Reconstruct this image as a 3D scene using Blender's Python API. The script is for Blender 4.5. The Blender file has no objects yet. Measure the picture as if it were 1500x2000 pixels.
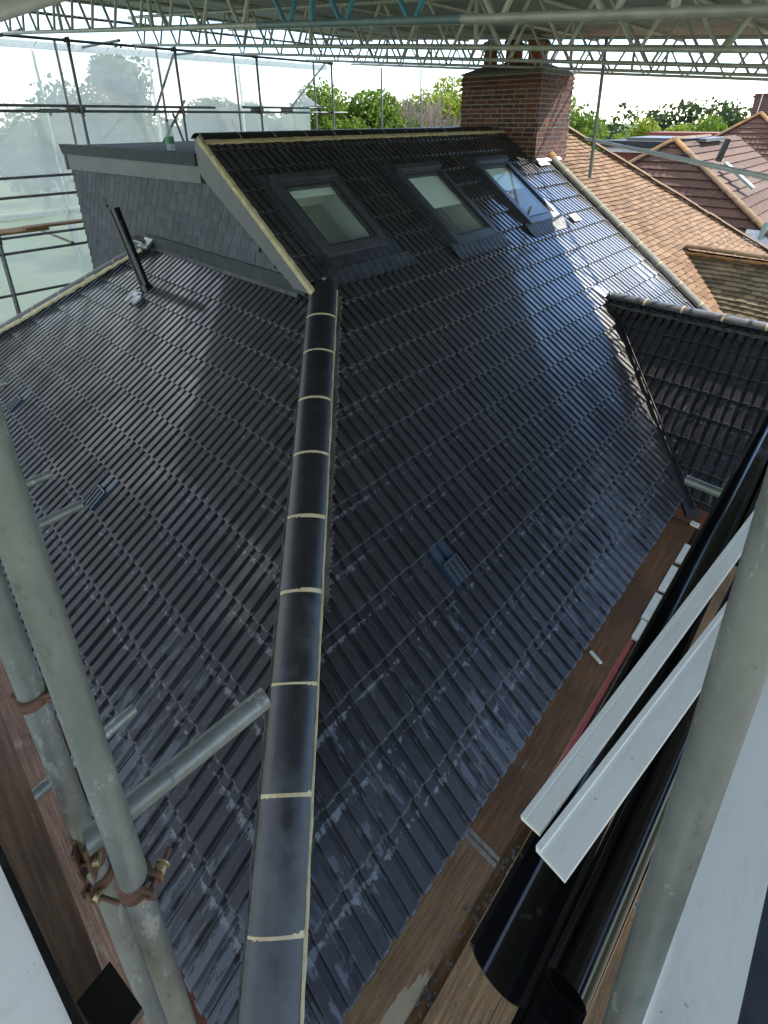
import bpy, bmesh, math, random
from mathutils import Vector, Matrix
random.seed(7)
S = bpy.context.scene
COL = S.collection
V = Vector
# ------------------------------------------------------------------ camera
F, PX, PY = 1052.53, 779.435, 652.344            # focal length and principal point in 1500x2000 px
R0 = V((0.7359728, 0.6769952, -0.0046352))       # right
R1 = V((0.2481014, -0.2760729, -0.9285631))      # down
R2 = V((-0.6299124, 0.6822472, -0.3711455))      # forward
CP = V((2.6596604, -1.9277183, 2.3770604))
cd = bpy.data.cameras.new('camera'); cam = bpy.data.objects.new('camera', cd); COL.objects.link(cam)
cam.matrix_world = Matrix(((R0.x, -R1.x, -R2.x, CP.x), (R0.y, -R1.y, -R2.y, CP.y), (R0.z, -R1.z, -R2.z, CP.z), (0, 0, 0, 1)))
cd.sensor_fit = 'HORIZONTAL'; cd.sensor_width = 36.0; cd.lens = F / 1500 * 36
cd.shift_x = (750 - PX) / 1500; cd.shift_y = (PY - 1000) / 1500
cd.clip_start = 0.02; cd.clip_end = 2000
S.camera = cam
S.render.resolution_x = 768; S.render.resolution_y = 1024
# ------------------------------------------------------------------ light
SUN = V((1.0, 2.68, 2.5)).normalized()          # towards the sun
world = bpy.data.worlds.new('World'); S.world = world; world.use_nodes = True
nt = world.node_tree; nt.nodes.clear()
def N(nt, t, **k):
    n = nt.nodes.new(t)
    for a, b in k.items(): setattr(n, a, b)
    return n
wo = N(nt, 'ShaderNodeOutputWorld'); bg = N(nt, 'ShaderNodeBackground'); bg.inputs[1].default_value = 0.15
sky = N(nt, 'ShaderNodeTexSky', sky_type='NISHITA'); sky.sun_disc = False
sky.sun_elevation = math.asin(SUN.z); sky.sun_rotation = math.atan2(SUN.x, SUN.y)
sky.air_density = 1.0; sky.dust_density = 0.0; sky.ozone_density = 3.5
tc = N(nt, 'ShaderNodeTexCoord'); mp = N(nt, 'ShaderNodeMapping'); mp.inputs['Scale'].default_value = (1, 1, 2.6)
cl = N(nt, 'ShaderNodeTexNoise'); cl.inputs['Scale'].default_value = 2.3; cl.inputs['Detail'].default_value = 9; cl.inputs['Roughness'].default_value = .58
cr = N(nt, 'ShaderNodeValToRGB'); cr.color_ramp.elements[0].position = .42; cr.color_ramp.elements[1].position = .63
cm = N(nt, 'ShaderNodeMixRGB'); cm.inputs[2].default_value = (4.7, 4.6, 4.35, 1)
L = nt.links.new
L(tc.outputs['Generated'], mp.inputs[0]); L(mp.outputs[0], cl.inputs['Vector']); vm = N(nt, 'ShaderNodeVectorMath', operation='DOT_PRODUCT'); vm.inputs[1].default_value = (.06, .91, .40); L(tc.outputs['Generated'], vm.inputs[0])   # a clear blue break to the north-east
mr = N(nt, 'ShaderNodeMapRange', interpolation_type='SMOOTHSTEP'); mr.inputs[1].default_value = .70; mr.inputs[2].default_value = .97; mr.inputs[3].default_value = 0; mr.inputs[4].default_value = .17
L(vm.outputs['Value'], mr.inputs[0]); sb = N(nt, 'ShaderNodeMath', operation='SUBTRACT'); L(cl.outputs['Fac'], sb.inputs[0]); L(mr.outputs[0], sb.inputs[1]); L(sb.outputs[0], cr.inputs[0])
L(cr.outputs[0], cm.inputs[0]); L(sky.outputs[0], cm.inputs[1]); L(cm.outputs[0], bg.inputs[0]); L(bg.outputs[0], wo.inputs[0])
sd = bpy.data.lights.new('sun', 'SUN'); sd.energy = 3.0; sd.angle = math.radians(.5); sd.color = (1, .93, .82)
so = bpy.data.objects.new('sun', sd); COL.objects.link(so)
so.rotation_euler = SUN.to_track_quat('Z', 'Y').to_euler(); so.location = (20, 30, 30)
S.view_settings.view_transform = 'Standard'; S.view_settings.look = 'None'; S.view_settings.gamma = 1
S.view_settings.use_curve_mapping = False; S.view_settings.exposure = 1.6
try:
    S.cycles.max_bounces = 8; S.cycles.transparent_max_bounces = 16
except Exception: pass

# ------------------------------------------------------------------ materials
def nodes(name):
    m = bpy.data.materials.new(name); m.use_nodes = True
    nt = m.node_tree; b = nt.nodes['Principled BSDF']
    return m, nt, b
def ramp(nt, fac, stops):
    r = N(nt, 'ShaderNodeValToRGB'); e = r.color_ramp.elements
    while len(e) < len(stops): e.new(.5)
    for i, (p, c) in enumerate(stops):
        e[i].position = p; e[i].color = (*c, 1) if len(c) == 3 else c
    nt.links.new(fac, r.inputs[0]); return r.outputs[0]
def noise(nt, scale, detail=4, rough=.55, vec=None, stretch=None):
    n = N(nt, 'ShaderNodeTexNoise'); n.inputs['Scale'].default_value = scale
    n.inputs['Detail'].default_value = detail; n.inputs['Roughness'].default_value = rough
    if vec is None: vec = N(nt, 'ShaderNodeNewGeometry').outputs['Position']
    if stretch:
        mp = N(nt, 'ShaderNodeMapping'); mp.inputs['Scale'].default_value = stretch; nt.links.new(vec, mp.inputs[0]); vec = mp.outputs[0]
    nt.links.new(vec, n.inputs['Vector']); return n.outputs['Fac']
def math2(nt, op, a, b=None, clamp=False):
    n = N(nt, 'ShaderNodeMath', operation=op); n.use_clamp = clamp
    for i, v in enumerate((a, b)):
        if v is None: continue
        if isinstance(v, (int, float)): n.inputs[i].default_value = v
        else: nt.links.new(v, n.inputs[i])
    return n.outputs[0]
def mix(nt, fac, a, b):
    n = N(nt, 'ShaderNodeMixRGB')
    for i, v in zip((0, 1, 2), (fac, a, b)):
        if isinstance(v, (int, float)): n.inputs[i].default_value = v
        elif isinstance(v, tuple): n.inputs[i].default_value = (*v, 1)
        else: nt.links.new(v, n.inputs[i])
    return n.outputs[0]
def bump(nt, b, h, strength=.3, dist=.01):
    n = N(nt, 'ShaderNodeBump'); n.inputs['Strength'].default_value = strength; n.inputs['Distance'].default_value = dist
    nt.links.new(h, n.inputs['Height']); nt.links.new(n.outputs[0], b.inputs['Normal'])
def rnd(nt):
    # one number per object plus a baked per-piece number for joined pieces
    o = N(nt, 'ShaderNodeObjectInfo').outputs['Random']; a = N(nt, 'ShaderNodeAttribute', attribute_name='piece').outputs['Fac']
    return math2(nt, 'FRACT', math2(nt, 'ADD', o, a))
def simple(name, c1, c2, scale=6, rough=.5, metal=0, bstr=.15, stretch=None, rvar=.15, objrnd=0., bscale=None, bdist=.004, spec=.5):
    m, nt, b = nodes(name)
    f = noise(nt, scale, 5, .6, stretch=stretch)
    if objrnd: f = math2(nt, 'ADD', math2(nt, 'MULTIPLY', f, 1 - objrnd), math2(nt, 'MULTIPLY', rnd(nt), objrnd))
    nt.links.new(ramp(nt, f, [(.3, c1), (.7, c2)]), b.inputs['Base Color'])
    b.inputs['Metallic'].default_value = metal; b.inputs['Specular IOR Level'].default_value = spec
    g = noise(nt, scale * 2.3, 3, .6, stretch=stretch)
    nt.links.new(math2(nt, 'ADD', math2(nt, 'MULTIPLY', g, rvar * 2), max(0, rough - rvar)), b.inputs['Roughness'])
    if bstr: bump(nt, b, noise(nt, bscale or scale * 6, 4, .6, stretch=stretch), bstr, bdist)
    return m
M = {}
def slate_mat():
    m, nt, b = nodes('wet_black_tile')
    uv = N(nt, 'ShaderNodeUVMap', uv_map='UVMap').outputs[0]; sp = N(nt, 'ShaderNodeSeparateXYZ'); nt.links.new(uv, sp.inputs[0])
    pos = N(nt, 'ShaderNodeNewGeometry').outputs['Position']; ps = N(nt, 'ShaderNodeSeparateXYZ'); nt.links.new(pos, ps.inputs[0])
    r = rnd(nt)
    off = N(nt, 'ShaderNodeVectorMath', operation='ADD'); nt.links.new(uv, off.inputs[0])
    cx = N(nt, 'ShaderNodeCombineXYZ'); nt.links.new(math2(nt, 'MULTIPLY', r, 91.), cx.inputs[0]); nt.links.new(math2(nt, 'MULTIPLY', r, 57.), cx.inputs[1]); nt.links.new(cx.outputs[0], off.inputs[1])
    tv = off.outputs[0]
    base = ramp(nt, math2(nt, 'ADD', math2(nt, 'MULTIPLY', noise(nt, 3.5, 4, .6, tv), .75), math2(nt, 'MULTIPLY', r, .25)), [(.2, (.016, .016, .018)), (.55, (.029, .029, .032)), (.85, (.046, .045, .047))])
    # dry, dusty patches: stretched down the slope, more of them low on the roof (it dries from the eaves up)
    low = math2(nt, 'MULTIPLY_ADD', ps.outputs[2], -.24); nt.nodes[-1].inputs[2].default_value = 0.0
    dn = noise(nt, 1.5, 9, .66, tv, (2.0, .9, 1)); big = noise(nt, 1.1, 3, .5)
    dsum = math2(nt, 'ADD', math2(nt, 'ADD', dn, low), math2(nt, 'MULTIPLY', math2(nt, 'SUBTRACT', big, .5), .6))
    dry = ramp(nt, dsum, [(.79, (0, 0, 0)), (.815, (1, 1, 1))])
    col = mix(nt, math2(nt, 'MULTIPLY', dry, .85), base, (.080, .089, .103))
    # white lime bloom below the lap of the course above, near the mortared hip
    lap = ramp(nt, sp.outputs[1], [(.0, (0, 0, 0)), (.10, (0, 0, 0)), (.18, (1, 1, 1)), (.30, (.75, .75, .75)), (.50, (0, 0, 0))])
    hipd = math2(nt, 'ABSOLUTE', math2(nt, 'ADD', ps.outputs[0], ps.outputs[1]))
    near = ramp(nt, hipd, [(.0, (.24, .24, .24)), (1.0, (.14, .14, .14))]); near.node.color_ramp.interpolation = 'EASE'
    bl = math2(nt, 'ADD', math2(nt, 'MULTIPLY', noise(nt, 4.5, 5, .7, tv), lap), near)
    bloom = ramp(nt, math2(nt, 'ADD', bl, math2(nt, 'MULTIPLY', low, .18)), [(.66, (0, 0, 0)), (.72, (1, 1, 1))])
    col = mix(nt, math2(nt, 'MULTIPLY', bloom, .8), col, (.15, .16, .175))
    # gritty speckle on the dry pans
    sk = ramp(nt, noise(nt, 90, 2, .6, tv), [(.62, (0, 0, 0)), (.7, (1, 1, 1))])
    col = mix(nt, math2(nt, 'MULTIPLY', math2(nt, 'MULTIPLY', sk, dry), .3), col, (.09, .09, .095))
    rib_glint = ramp(nt, sp.outputs[0], [(.100, (0, 0, 0)), (.118, (1, 1, 1)), (.135, (0, 0, 0)), (.370, (0, 0, 0)), (.385, (1, 1, 1)), (.40, (0, 0, 0)), (.58, (0, 0, 0)), (.597, (1, 1, 1)), (.615, (0, 0, 0)), (.85, (0, 0, 0)), (.865, (1, 1, 1)), (.88, (0, 0, 0))])  # sky highlights along the rib edges, painted as light lines
    col = mix(nt, math2(nt, 'MULTIPLY', math2(nt, 'MULTIPLY', rib_glint, noise(nt, 3, 4, .6, tv)), .9), col, (.085, .088, .092))
    # leading edge of each tile: painted shadow line, and light caught on the edge
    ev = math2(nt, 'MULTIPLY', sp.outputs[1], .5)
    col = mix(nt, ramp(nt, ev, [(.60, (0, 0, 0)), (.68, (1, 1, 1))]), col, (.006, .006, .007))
    ed = ramp(nt, ev, [(.478, (0, 0, 0)), (.492, (1, 1, 1)), (.56, (1, 1, 1)), (.61, (0, 0, 0))])
    en = ramp(nt, noise(nt, 9, 4, .7, tv), [(.40, (.15, .15, .15)), (.62, (1, 1, 1))])
    col = mix(nt, math2(nt, 'MULTIPLY', math2(nt, 'MULTIPLY', ed, en), .85), col, (.13, .133, .14))
    nt.links.new(col, b.inputs['Base Color'])
    nt.links.new(math2(nt, 'ADD', math2(nt, 'MULTIPLY', dry, .18), math2(nt, 'ADD', math2(nt, 'MULTIPLY', noise(nt, 6, 3, .6, tv), .2), .24)), b.inputs['Roughness'])
    b.inputs['Specular IOR Level'].default_value = .45
    b.inputs['Coat IOR'].default_value = 1.6; b.inputs['Coat Roughness'].default_value = .07
    wl = math2(nt, 'ADD', math2(nt, 'MULTIPLY', ps.outputs[2], .55), math2(nt, 'MULTIPLY', noise(nt, 1.4, 5, .65), .9))
    wet = ramp(nt, wl, [(.10, (.06, .06, .06)), (.62, (1, 1, 1))])
    nt.links.new(math2(nt, 'MULTIPLY', math2(nt, 'MULTIPLY', math2(nt, 'SUBTRACT', 1., dry), .95), wet), b.inputs['Coat Weight'])
    nt.links.new(math2(nt, 'MULTIPLY_ADD', wet, .34), b.inputs['Specular IOR Level']); nt.nodes[-1].inputs[2].default_value = .12
    bump(nt, b, math2(nt, 'ADD', noise(nt, 22, 4, .65, tv), math2(nt, 'MULTIPLY', dn, .6)), .09, .004)
    return m
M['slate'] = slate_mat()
def hip_mat():
    m, nt, b = nodes('black_hip_tile')
    ps = N(nt, 'ShaderNodeSeparateXYZ'); nt.links.new(N(nt, 'ShaderNodeNewGeometry').outputs['Position'], ps.inputs[0])
    low = math2(nt, 'MULTIPLY_ADD', ps.outputs[2], -.30); nt.nodes[-1].inputs[2].default_value = -.12
    d = ramp(nt, math2(nt, 'ADD', noise(nt, 5, 6, .65, stretch=(1, 1, .5)), low), [(.52, (0, 0, 0)), (.82, (1, 1, 1))])
    c = mix(nt, d, ramp(nt, noise(nt, 14, 4), [(.3, (.010, .010, .011)), (.7, (.02, .02, .021))]), (.062, .064, .068))
    nt.links.new(c, b.inputs['Base Color'])
    nt.links.new(math2(nt, 'ADD', math2(nt, 'MULTIPLY', d, .2), .36), b.inputs['Roughness'])
    bump(nt, b, noise(nt, 40, 4, .6), .15, .003)
    return m
M['hip'] = hip_mat()
M['mortar'] = simple('buff_mortar', (.36, .29, .15), (.58, .49, .29), 14, .85, 0, .6, bscale=60, bdist=.006)
M['mortar_grey'] = simple('grey_mortar', (.22, .20, .17), (.36, .33, .28), 14, .9, 0, .5, bscale=60)
M['mortar_dirty'] = simple('stained_bedding_mortar', (.022, .022, .022), (.095, .09, .075), 13, .8, 0, .7, bscale=40, bdist=.01)
M['lead'] = simple('dark_lead', (.016, .018, .022), (.04, .044, .05), 8, .55, .2, .25, bscale=16, bdist=.008)
M['newlead'] = simple('bright_lead', (.25, .26, .28), (.5, .51, .53), 10, .35, .6, .3, bscale=18, bdist=.01)
M['fascia'] = simple('grey_fascia_board', (.10, .10, .105), (.125, .125, .13), 4, .5, 0, .05)
M['felt'] = simple('dark_grp_edge', (.018, .022, .028), (.034, .038, .045), 6, .75, 0, .3)
M['hung'] = simple('grey_hung_tile', (.038, .041, .050), (.072, .076, .088), 5, .7, 0, .35, objrnd=.3, bscale=40)
M['brick'] = None
def brick_mat():
    m, nt, b = nodes('red_brick'); r = rnd(nt)
    c = ramp(nt, r, [(0, (.05, .024, .02)), (.25, (.10, .034, .024)), (.6, (.165, .05, .03)), (1, (.25, .08, .045))])
    c = mix(nt, math2(nt, 'MULTIPLY', noise(nt, 30, 4, .6), .6), c, (.09, .045, .035))
    nt.links.new(c, b.inputs['Base Color']); b.inputs['Roughness'].default_value = .85
    bump(nt, b, noise(nt, 80, 4, .6), .5, .004); return m
M['brick'] = brick_mat()
M['pot'] = simple('terracotta', (.30, .085, .04), (.42, .14, .07), 8, .8, 0, .2)
M['flaunch'] = simple('sooty_flaunching', (.09, .085, .07), (.2, .18, .14), 8, .9, 0, .6, bscale=20)
def tan_tile():
    m, nt, b = nodes('weathered_tan_tile'); r = rnd(nt)
    c = ramp(nt, r, [(0, (.115, .06, .029)), (.35, (.18, .10, .047)), (.7, (.235, .137, .067)), (1, (.28, .172, .092))])
    c = mix(nt, ramp(nt, noise(nt, 1.1, 5, .65), [(.42, (0, 0, 0)), (.75, (.7, .7, .7))]), c, (.24, .135, .07))
    c = mix(nt, ramp(nt, noise(nt, 17, 5, .7), [(.6, (0, 0, 0)), (.72, (.6, .6, .6))]), c, (.13, .085, .055))
    c = mix(nt, ramp(nt, noise(nt, 9, 4, .7), [(.68, (0, 0, 0)), (.74, (.5, .5, .5))]), c, (.46, .40, .27))
    nt.links.new(c, b.inputs['Base Color']); b.inputs['Roughness'].default_value = .9
    bump(nt, b, noise(nt, 50, 4, .65), .5, .006); return m
M['tan'] = tan_tile()
M['tanold'] = simple('mossy_olive_tile', (.15, .115, .06), (.29, .225, .125), 4, .9, 0, .6, objrnd=.5, bscale=30, bdist=.008)
M['lichen'] = simple('lichen_ridge', (.13, .075, .04), (.28, .18, .09), 4, .9, 0, .8, bscale=18, bdist=.012)
M['lichen_o'] = simple('orange_lichen', (.20, .11, .05), (.42, .21, .05), 6, .9, 0, .8, bscale=18)
M['brown'] = simple('dark_brown_tile', (.075, .036, .022), (.14, .07, .045), 5, .85, 0, .5, objrnd=.3, bscale=25, bdist=.01)
def galv():
    m, nt, b = nodes('galvanised_tube')
    pos = N(nt, 'ShaderNodeNewGeometry').outputs['Position']
    a = noise(nt, 5, 6, .65, pos, (1, 1, .35)); c2 = noise(nt, 26, 4, .65, pos, (1, 1, .5))
    c = ramp(nt, a, [(.25, (.10, .108, .102)), (.5, (.195, .205, .19)), (.75, (.32, .325, .295))])
    c = mix(nt, ramp(nt, c2, [(.6, (0, 0, 0)), (.72, (.7, .7, .7))]), c, (.075, .08, .072))
    c = mix(nt, ramp(nt, noise(nt, 9, 5, .7, pos), [(.66, (0, 0, 0)), (.74, (.6, .6, .6))]), c, (.15, .115, .08))
    c = mix(nt, ramp(nt, noise(nt, 40, 3, .7, pos, (1, 1, .2)), [(.68, (0, 0, 0)), (.73, (.6, .6, .6))]), c, (.36, .38, .35))
    c = mix(nt, ramp(nt, noise(nt, 13, 7, .8, pos, (1, 1, .3)), [(.57, (0, 0, 0)), (.60, (.65, .65, .65))]), c, (.40, .41, .38))
    c = mix(nt, ramp(nt, noise(nt, 3.3, 6, .75, pos), [(.60, (0, 0, 0)), (.68, (.6, .6, .6))]), c, (.16, .09, .05))
    nt.links.new(c, b.inputs['Base Color']); b.inputs['Metallic'].default_value = .4
    nt.links.new(math2(nt, 'ADD', math2(nt, 'MULTIPLY', c2, .4), .22), b.inputs['Roughness'])
    bump(nt, b, math2(nt, 'ADD', noise(nt, 60, 4, .6, pos, (1, 1, .4)), a), .25, .002); return m
M['galv'] = galv()
M['tube_dark'] = simple('weathered_steel_tube', (.10, .105, .11), (.19, .195, .2), 9, .5, .4, .1)
M['beam'] = simple('aluminium_beam', (.40, .395, .37), (.60, .59, .55), 7, .5, .25, .1)
M['blue'] = simple('blue_paint', (.05, .22, .33), (.09, .32, .44), 9, .5, 0, .1)
M['bluegrey'] = simple('worn_blue_paint', (.13, .21, .25), (.24, .29, .30), 6, .5, .1, .1)
M['sheetmetal'] = simple('corrugated_sheet', (.34, .34, .33), (.48, .48, .465), 2, .5, .1, 0, stretch=(1, 1, 1))
M['galv_bright'] = simple('bright_galvanised_tube', (.55, .56, .55), (.72, .72, .69), 12, .4, .1, .1)  # paler copy of the tube steel; the handrail's sunlight is in this colour
M['rust'] = simple('rusty_steel', (.07, .035, .025), (.20, .10, .065), 30, .75, .3, .5, bscale=120, bdist=.002)
M['brassy'] = simple('zinc_passivated_nut', (.30, .24, .12), (.45, .38, .22), 20, .4, .6, .2)
def pvc_white():
    m, nt, b = nodes('white_pvc_handled'); pos = N(nt, 'ShaderNodeNewGeometry').outputs['Position']
    c = ramp(nt, noise(nt, 3, 5, .6, pos), [(.3, (.76, .74, .65)), (.7, (.84, .82, .73))])
    c = mix(nt, ramp(nt, noise(nt, 7, 7, .72, pos, (3, .6, 1)), [(.55, (0, 0, 0)), (.8, (.55, .55, .55))]), c, (.52, .48, .38))
    c = mix(nt, ramp(nt, noise(nt, 55, 3, .7, pos), [(.69, (0, 0, 0)), (.73, (.7, .7, .7))]), c, (.30, .26, .2))
    c = mix(nt, ramp(nt, noise(nt, 16, 4, .8, pos, (9, .25, 2)), [(.66, (0, 0, 0)), (.70, (.4, .4, .4))]), c, (.45, .43, .38))
    nt.links.new(c, b.inputs['Base Color']); nt.links.new(math2(nt, 'ADD', math2(nt, 'MULTIPLY', noise(nt, 9, 4, .6, pos), .3), .25), b.inputs['Roughness'])
    bump(nt, b, noise(nt, 5, 3, .5, pos, (3, .4, 1)), .12, .006); return m
M['whitepvc'] = pvc_white()
def pvc_black():
    m, nt, b = nodes('black_pvc_dusty'); pos = N(nt, 'ShaderNodeNewGeometry').outputs['Position']
    d = ramp(nt, noise(nt, 8, 7, .7, pos, (2, .5, 2)), [(.5, (0, 0, 0)), (.85, (.6, .6, .6))])
    c = mix(nt, d, (.008, .008, .009), (.035, .034, .032))
    c = mix(nt, ramp(nt, noise(nt, 20, 4, .8, pos, (9, .3, 9)), [(.67, (0, 0, 0)), (.70, (.5, .5, .5))]), c, (.07, .07, .07))
    nt.links.new(c, b.inputs['Base Color']); nt.links.new(math2(nt, 'ADD', math2(nt, 'MULTIPLY', d, .5), .12), b.inputs['Roughness'])
    bump(nt, b, noise(nt, 4, 3, .5, pos, (3, .5, 3)), .1, .006); return m
M['blackpvc'] = pvc_black()
M['darkpvc'] = simple('scuffed_dark_board', (.022, .026, .034), (.05, .055, .065), 9, .5, 0, .3)
def wood(name, wet, dry, th=.56, patch=None):
    m, nt, b = nodes(name); pos = N(nt, 'ShaderNodeNewGeometry').outputs['Position']; al = 'x' in name
    g = noise(nt, 11, 7, .68, pos, (.35, 7, 1) if al else (7, .35, 1)); big = noise(nt, 1.3, 5, .6, pos)
    f = math2(nt, 'ADD', math2(nt, 'MULTIPLY', g, .6), math2(nt, 'MULTIPLY', big, .5))
    c = ramp(nt, f, [(.34, tuple(v * .45 for v in wet)), (.52, wet), (.7, tuple(v * 2.1 for v in wet))])
    w = math2(nt, 'ADD', math2(nt, 'MULTIPLY', noise(nt, 2.1, 7, .66, pos), .8), math2(nt, 'MULTIPLY', g, .2))
    if patch:      # a dried area with its own ragged outline
        cx, cy, rx, ry = patch; sv = N(nt, 'ShaderNodeVectorMath', operation='SUBTRACT'); sv.inputs[1].default_value = (cx, cy, -1.5); nt.links.new(pos, sv.inputs[0])
        mu = N(nt, 'ShaderNodeVectorMath', operation='MULTIPLY'); mu.inputs[1].default_value = (1 / rx, 1 / ry, 0); nt.links.new(sv.outputs[0], mu.inputs[0])
        ln = N(nt, 'ShaderNodeVectorMath', operation='LENGTH'); nt.links.new(mu.outputs[0], ln.inputs[0])
        w = math2(nt, 'ADD', w, math2(nt, 'MULTIPLY', math2(nt, 'SUBTRACT', 1.0, ln.outputs['Value'], True), .6))
    d = ramp(nt, w, [(th, (0, 0, 0)), (th + .03, (1, 1, 1))])
    c = mix(nt, math2(nt, 'MULTIPLY', d, .82), c, dry)
    c = mix(nt, ramp(nt, noise(nt, 60, 3, .7, pos), [(.64, (0, 0, 0)), (.69, (.85, .85, .85))]), c, (.03, .02, .015))
    c = mix(nt, ramp(nt, noise(nt, 35, 4, .75, pos), [(.69, (0, 0, 0)), (.73, (.6, .6, .6))]), c, (.30, .26, .19))
    nt.links.new(c, b.inputs['Base Color'])
    nt.links.new(math2(nt, 'ADD', math2(nt, 'MULTIPLY', d, .4), math2(nt, 'MULTIPLY_ADD', big, .5)), b.inputs['Roughness'])
    bump(nt, b, math2(nt, 'ADD', g, noise(nt, 60, 3)), .4, .004); return m
M['wood'] = wood('wet_scaffold_plank', (.11, .052, .018), (.30, .22, .13), .64)
M['wood2'] = wood('damp_scaffold_plank', (.175, .10, .04), (.34, .26, .16), .60)
M['woodp'] = wood('part_dried_scaffold_plank', (.14, .078, .034), (.36, .29, .18), .66, (1.875, -1.35, .10, .62))
M['woodx'] = wood('brown_toe_board_x', (.15, .085, .055), (.30, .23, .16), .60)
M['woodred'] = wood('red_brown_plank_x', (.12, .045, .025), (.16, .10, .06), .68)
M['hoop'] = simple('end_hoop_steel', (.35, .33, .28), (.6, .58, .5), 30, .35, .7, .2)
M['red'] = simple('red_strip', (.32, .05, .05), (.42, .08, .07), 20, .6)
M['offcut'] = simple('pale_offcut', (.62, .60, .45), (.78, .77, .66), 6, .6)
M['leaf'] = None
def leafm(name, a, bcol, tr=.25):
    m, nt, b = nodes(name)
    c = ramp(nt, math2(nt, 'ADD', math2(nt, 'MULTIPLY', noise(nt, .55, 3, .6), .55), math2(nt, 'MULTIPLY', noise(nt, 6, 2), .45)), [(.3, a), (.7, bcol)])
    nt.links.new(c, b.inputs['Base Color']); b.inputs['Roughness'].default_value = .6
    t = N(nt, 'ShaderNodeBsdfTranslucent'); nt.links.new(c, t.inputs[0]); mx = N(nt, 'ShaderNodeMixShader'); mx.inputs[0].default_value = tr
    out = nt.nodes['Material Output']; nt.links.new(b.outputs[0], mx.inputs[1]); nt.links.new(t.outputs[0], mx.inputs[2]); nt.links.new(mx.outputs[0], out.inputs[0]); return m
M['leaf1'] = leafm('fresh_green_leaf', (.07, .14, .010), (.18, .27, .03), .45)
M['leaf2'] = leafm('yellow_green_leaf', (.15, .21, .012), (.29, .35, .03), .45)
M['leaf3'] = leafm('dark_green_leaf', (.02, .05, .012), (.06, .105, .03), .3)
M['bark'] = simple('bark', (.07, .05, .035), (.14, .11, .08), 12, .9, 0, .5)
M['twig'] = simple('bare_twig', (.22, .17, .14), (.34, .28, .24), 12, .9)
M['grass'] = simple('grass', (.03, .06, .012), (.07, .11, .025), 1.5, .9, 0, .4)
M['drive'] = simple('grey_paving', (.13, .12, .10), (.19, .175, .15), 2, .9)
M['render_w'] = simple('white_render', (.6, .58, .54), (.7, .68, .63), 2, .9)
M['redclad'] = simple('red_tile_cladding', (.17, .045, .035), (.25, .07, .05), 5, .8, 0, .3)
M['whitetrim'] = simple('white_trim', (.6, .6, .6), (.7, .7, .7), 3, .5)
M['interior'] = simple('pale_interior', (.50, .54, .48), (.56, .60, .54), 2, .8)
M['blind'] = simple('pale_green_blind', (.74, .84, .77), (.78, .88, .80), 2, .8)
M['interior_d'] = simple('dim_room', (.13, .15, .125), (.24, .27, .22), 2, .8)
M['frame'] = simple('anthracite_aluminium', (.075, .08, .09), (.11, .115, .13), 8, .34, .5, .05)
M['vent'] = simple('blue_grey_plastic', (.018, .03, .05), (.03, .048, .075), 8, .35)
M['black'] = simple('matt_black', (.006, .006, .007), (.012, .012, .012), 8, .6)
def glass_mat():
    m, nt, b = nodes('skylight_glass'); nt.nodes.remove(b)
    tr = N(nt, 'ShaderNodeBsdfTransparent'); tr.inputs[0].default_value = (.92, .97, .94, 1)
    gl = N(nt, 'ShaderNodeBsdfGlossy'); gl.inputs['Roughness'].default_value = .03
    lw = N(nt, 'ShaderNodeLayerWeight'); lw.inputs[0].default_value = .5
    f = math2(nt, 'ADD', math2(nt, 'MULTIPLY', math2(nt, 'POWER', lw.outputs['Facing'], 4.0), .9), .06, True)
    df = N(nt, 'ShaderNodeBsdfDiffuse'); df.inputs[0].default_value = (.42, .47, .42, 1); md = N(nt, 'ShaderNodeMixShader'); md.inputs[0].default_value = .14   # pale diffuse veil painted in for daylight inside the rooms
    mx = N(nt, 'ShaderNodeMixShader'); nt.links.new(tr.outputs[0], md.inputs[1]); nt.links.new(df.outputs[0], md.inputs[2])
    nt.links.new(f, mx.inputs[0]); nt.links.new(md.outputs[0], mx.inputs[1]); nt.links.new(gl.outputs[0], mx.inputs[2])
    nt.links.new(mx.outputs[0], nt.nodes['Material Output'].inputs[0]); return m
M['glass'] = glass_mat()
def sheeting_mat(name, clear, col):
    m, nt, b = nodes(name)
    f = noise(nt, 1.1, 4, .6, stretch=(1, .5, 1.6)); nt.links.new(ramp(nt, f, [(.3, col), (.7, tuple(min(1, v * 1.12) for v in col))]), b.inputs['Base Color'])
    b.inputs['Roughness'].default_value = .35
    t = N(nt, 'ShaderNodeBsdfTranslucent'); t.inputs[0].default_value = (.9, .93, .9, 1)
    tp = N(nt, 'ShaderNodeBsdfTransparent'); tp.inputs[0].default_value = (.95, .97, .95, 1)
    m1 = N(nt, 'ShaderNodeMixShader'); m1.inputs[0].default_value = .75; m2 = N(nt, 'ShaderNodeMixShader')
    nt.links.new(math2(nt, 'ADD', math2(nt, 'MULTIPLY', f, .25), clear - .12), m2.inputs[0])
    nt.links.new(b.outputs[0], m1.inputs[1]); nt.links.new(t.outputs[0], m1.inputs[2])
    nt.links.new(m1.outputs[0], m2.inputs[1]); nt.links.new(tp.outputs[0], m2.inputs[2]); nt.links.new(m2.outputs[0], nt.nodes['Material Output'].inputs[0])
    bump(nt, b, noise(nt, 3, 4, .6, stretch=(1, .4, 1.5)), .4, .03)
    return m
M['sheeting'] = sheeting_mat('translucent_sheeting', .46, (.50, .55, .53))
M['sheetband'] = sheeting_mat('sheeting_eyelet_band', .12, (.42, .44, .47))
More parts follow.
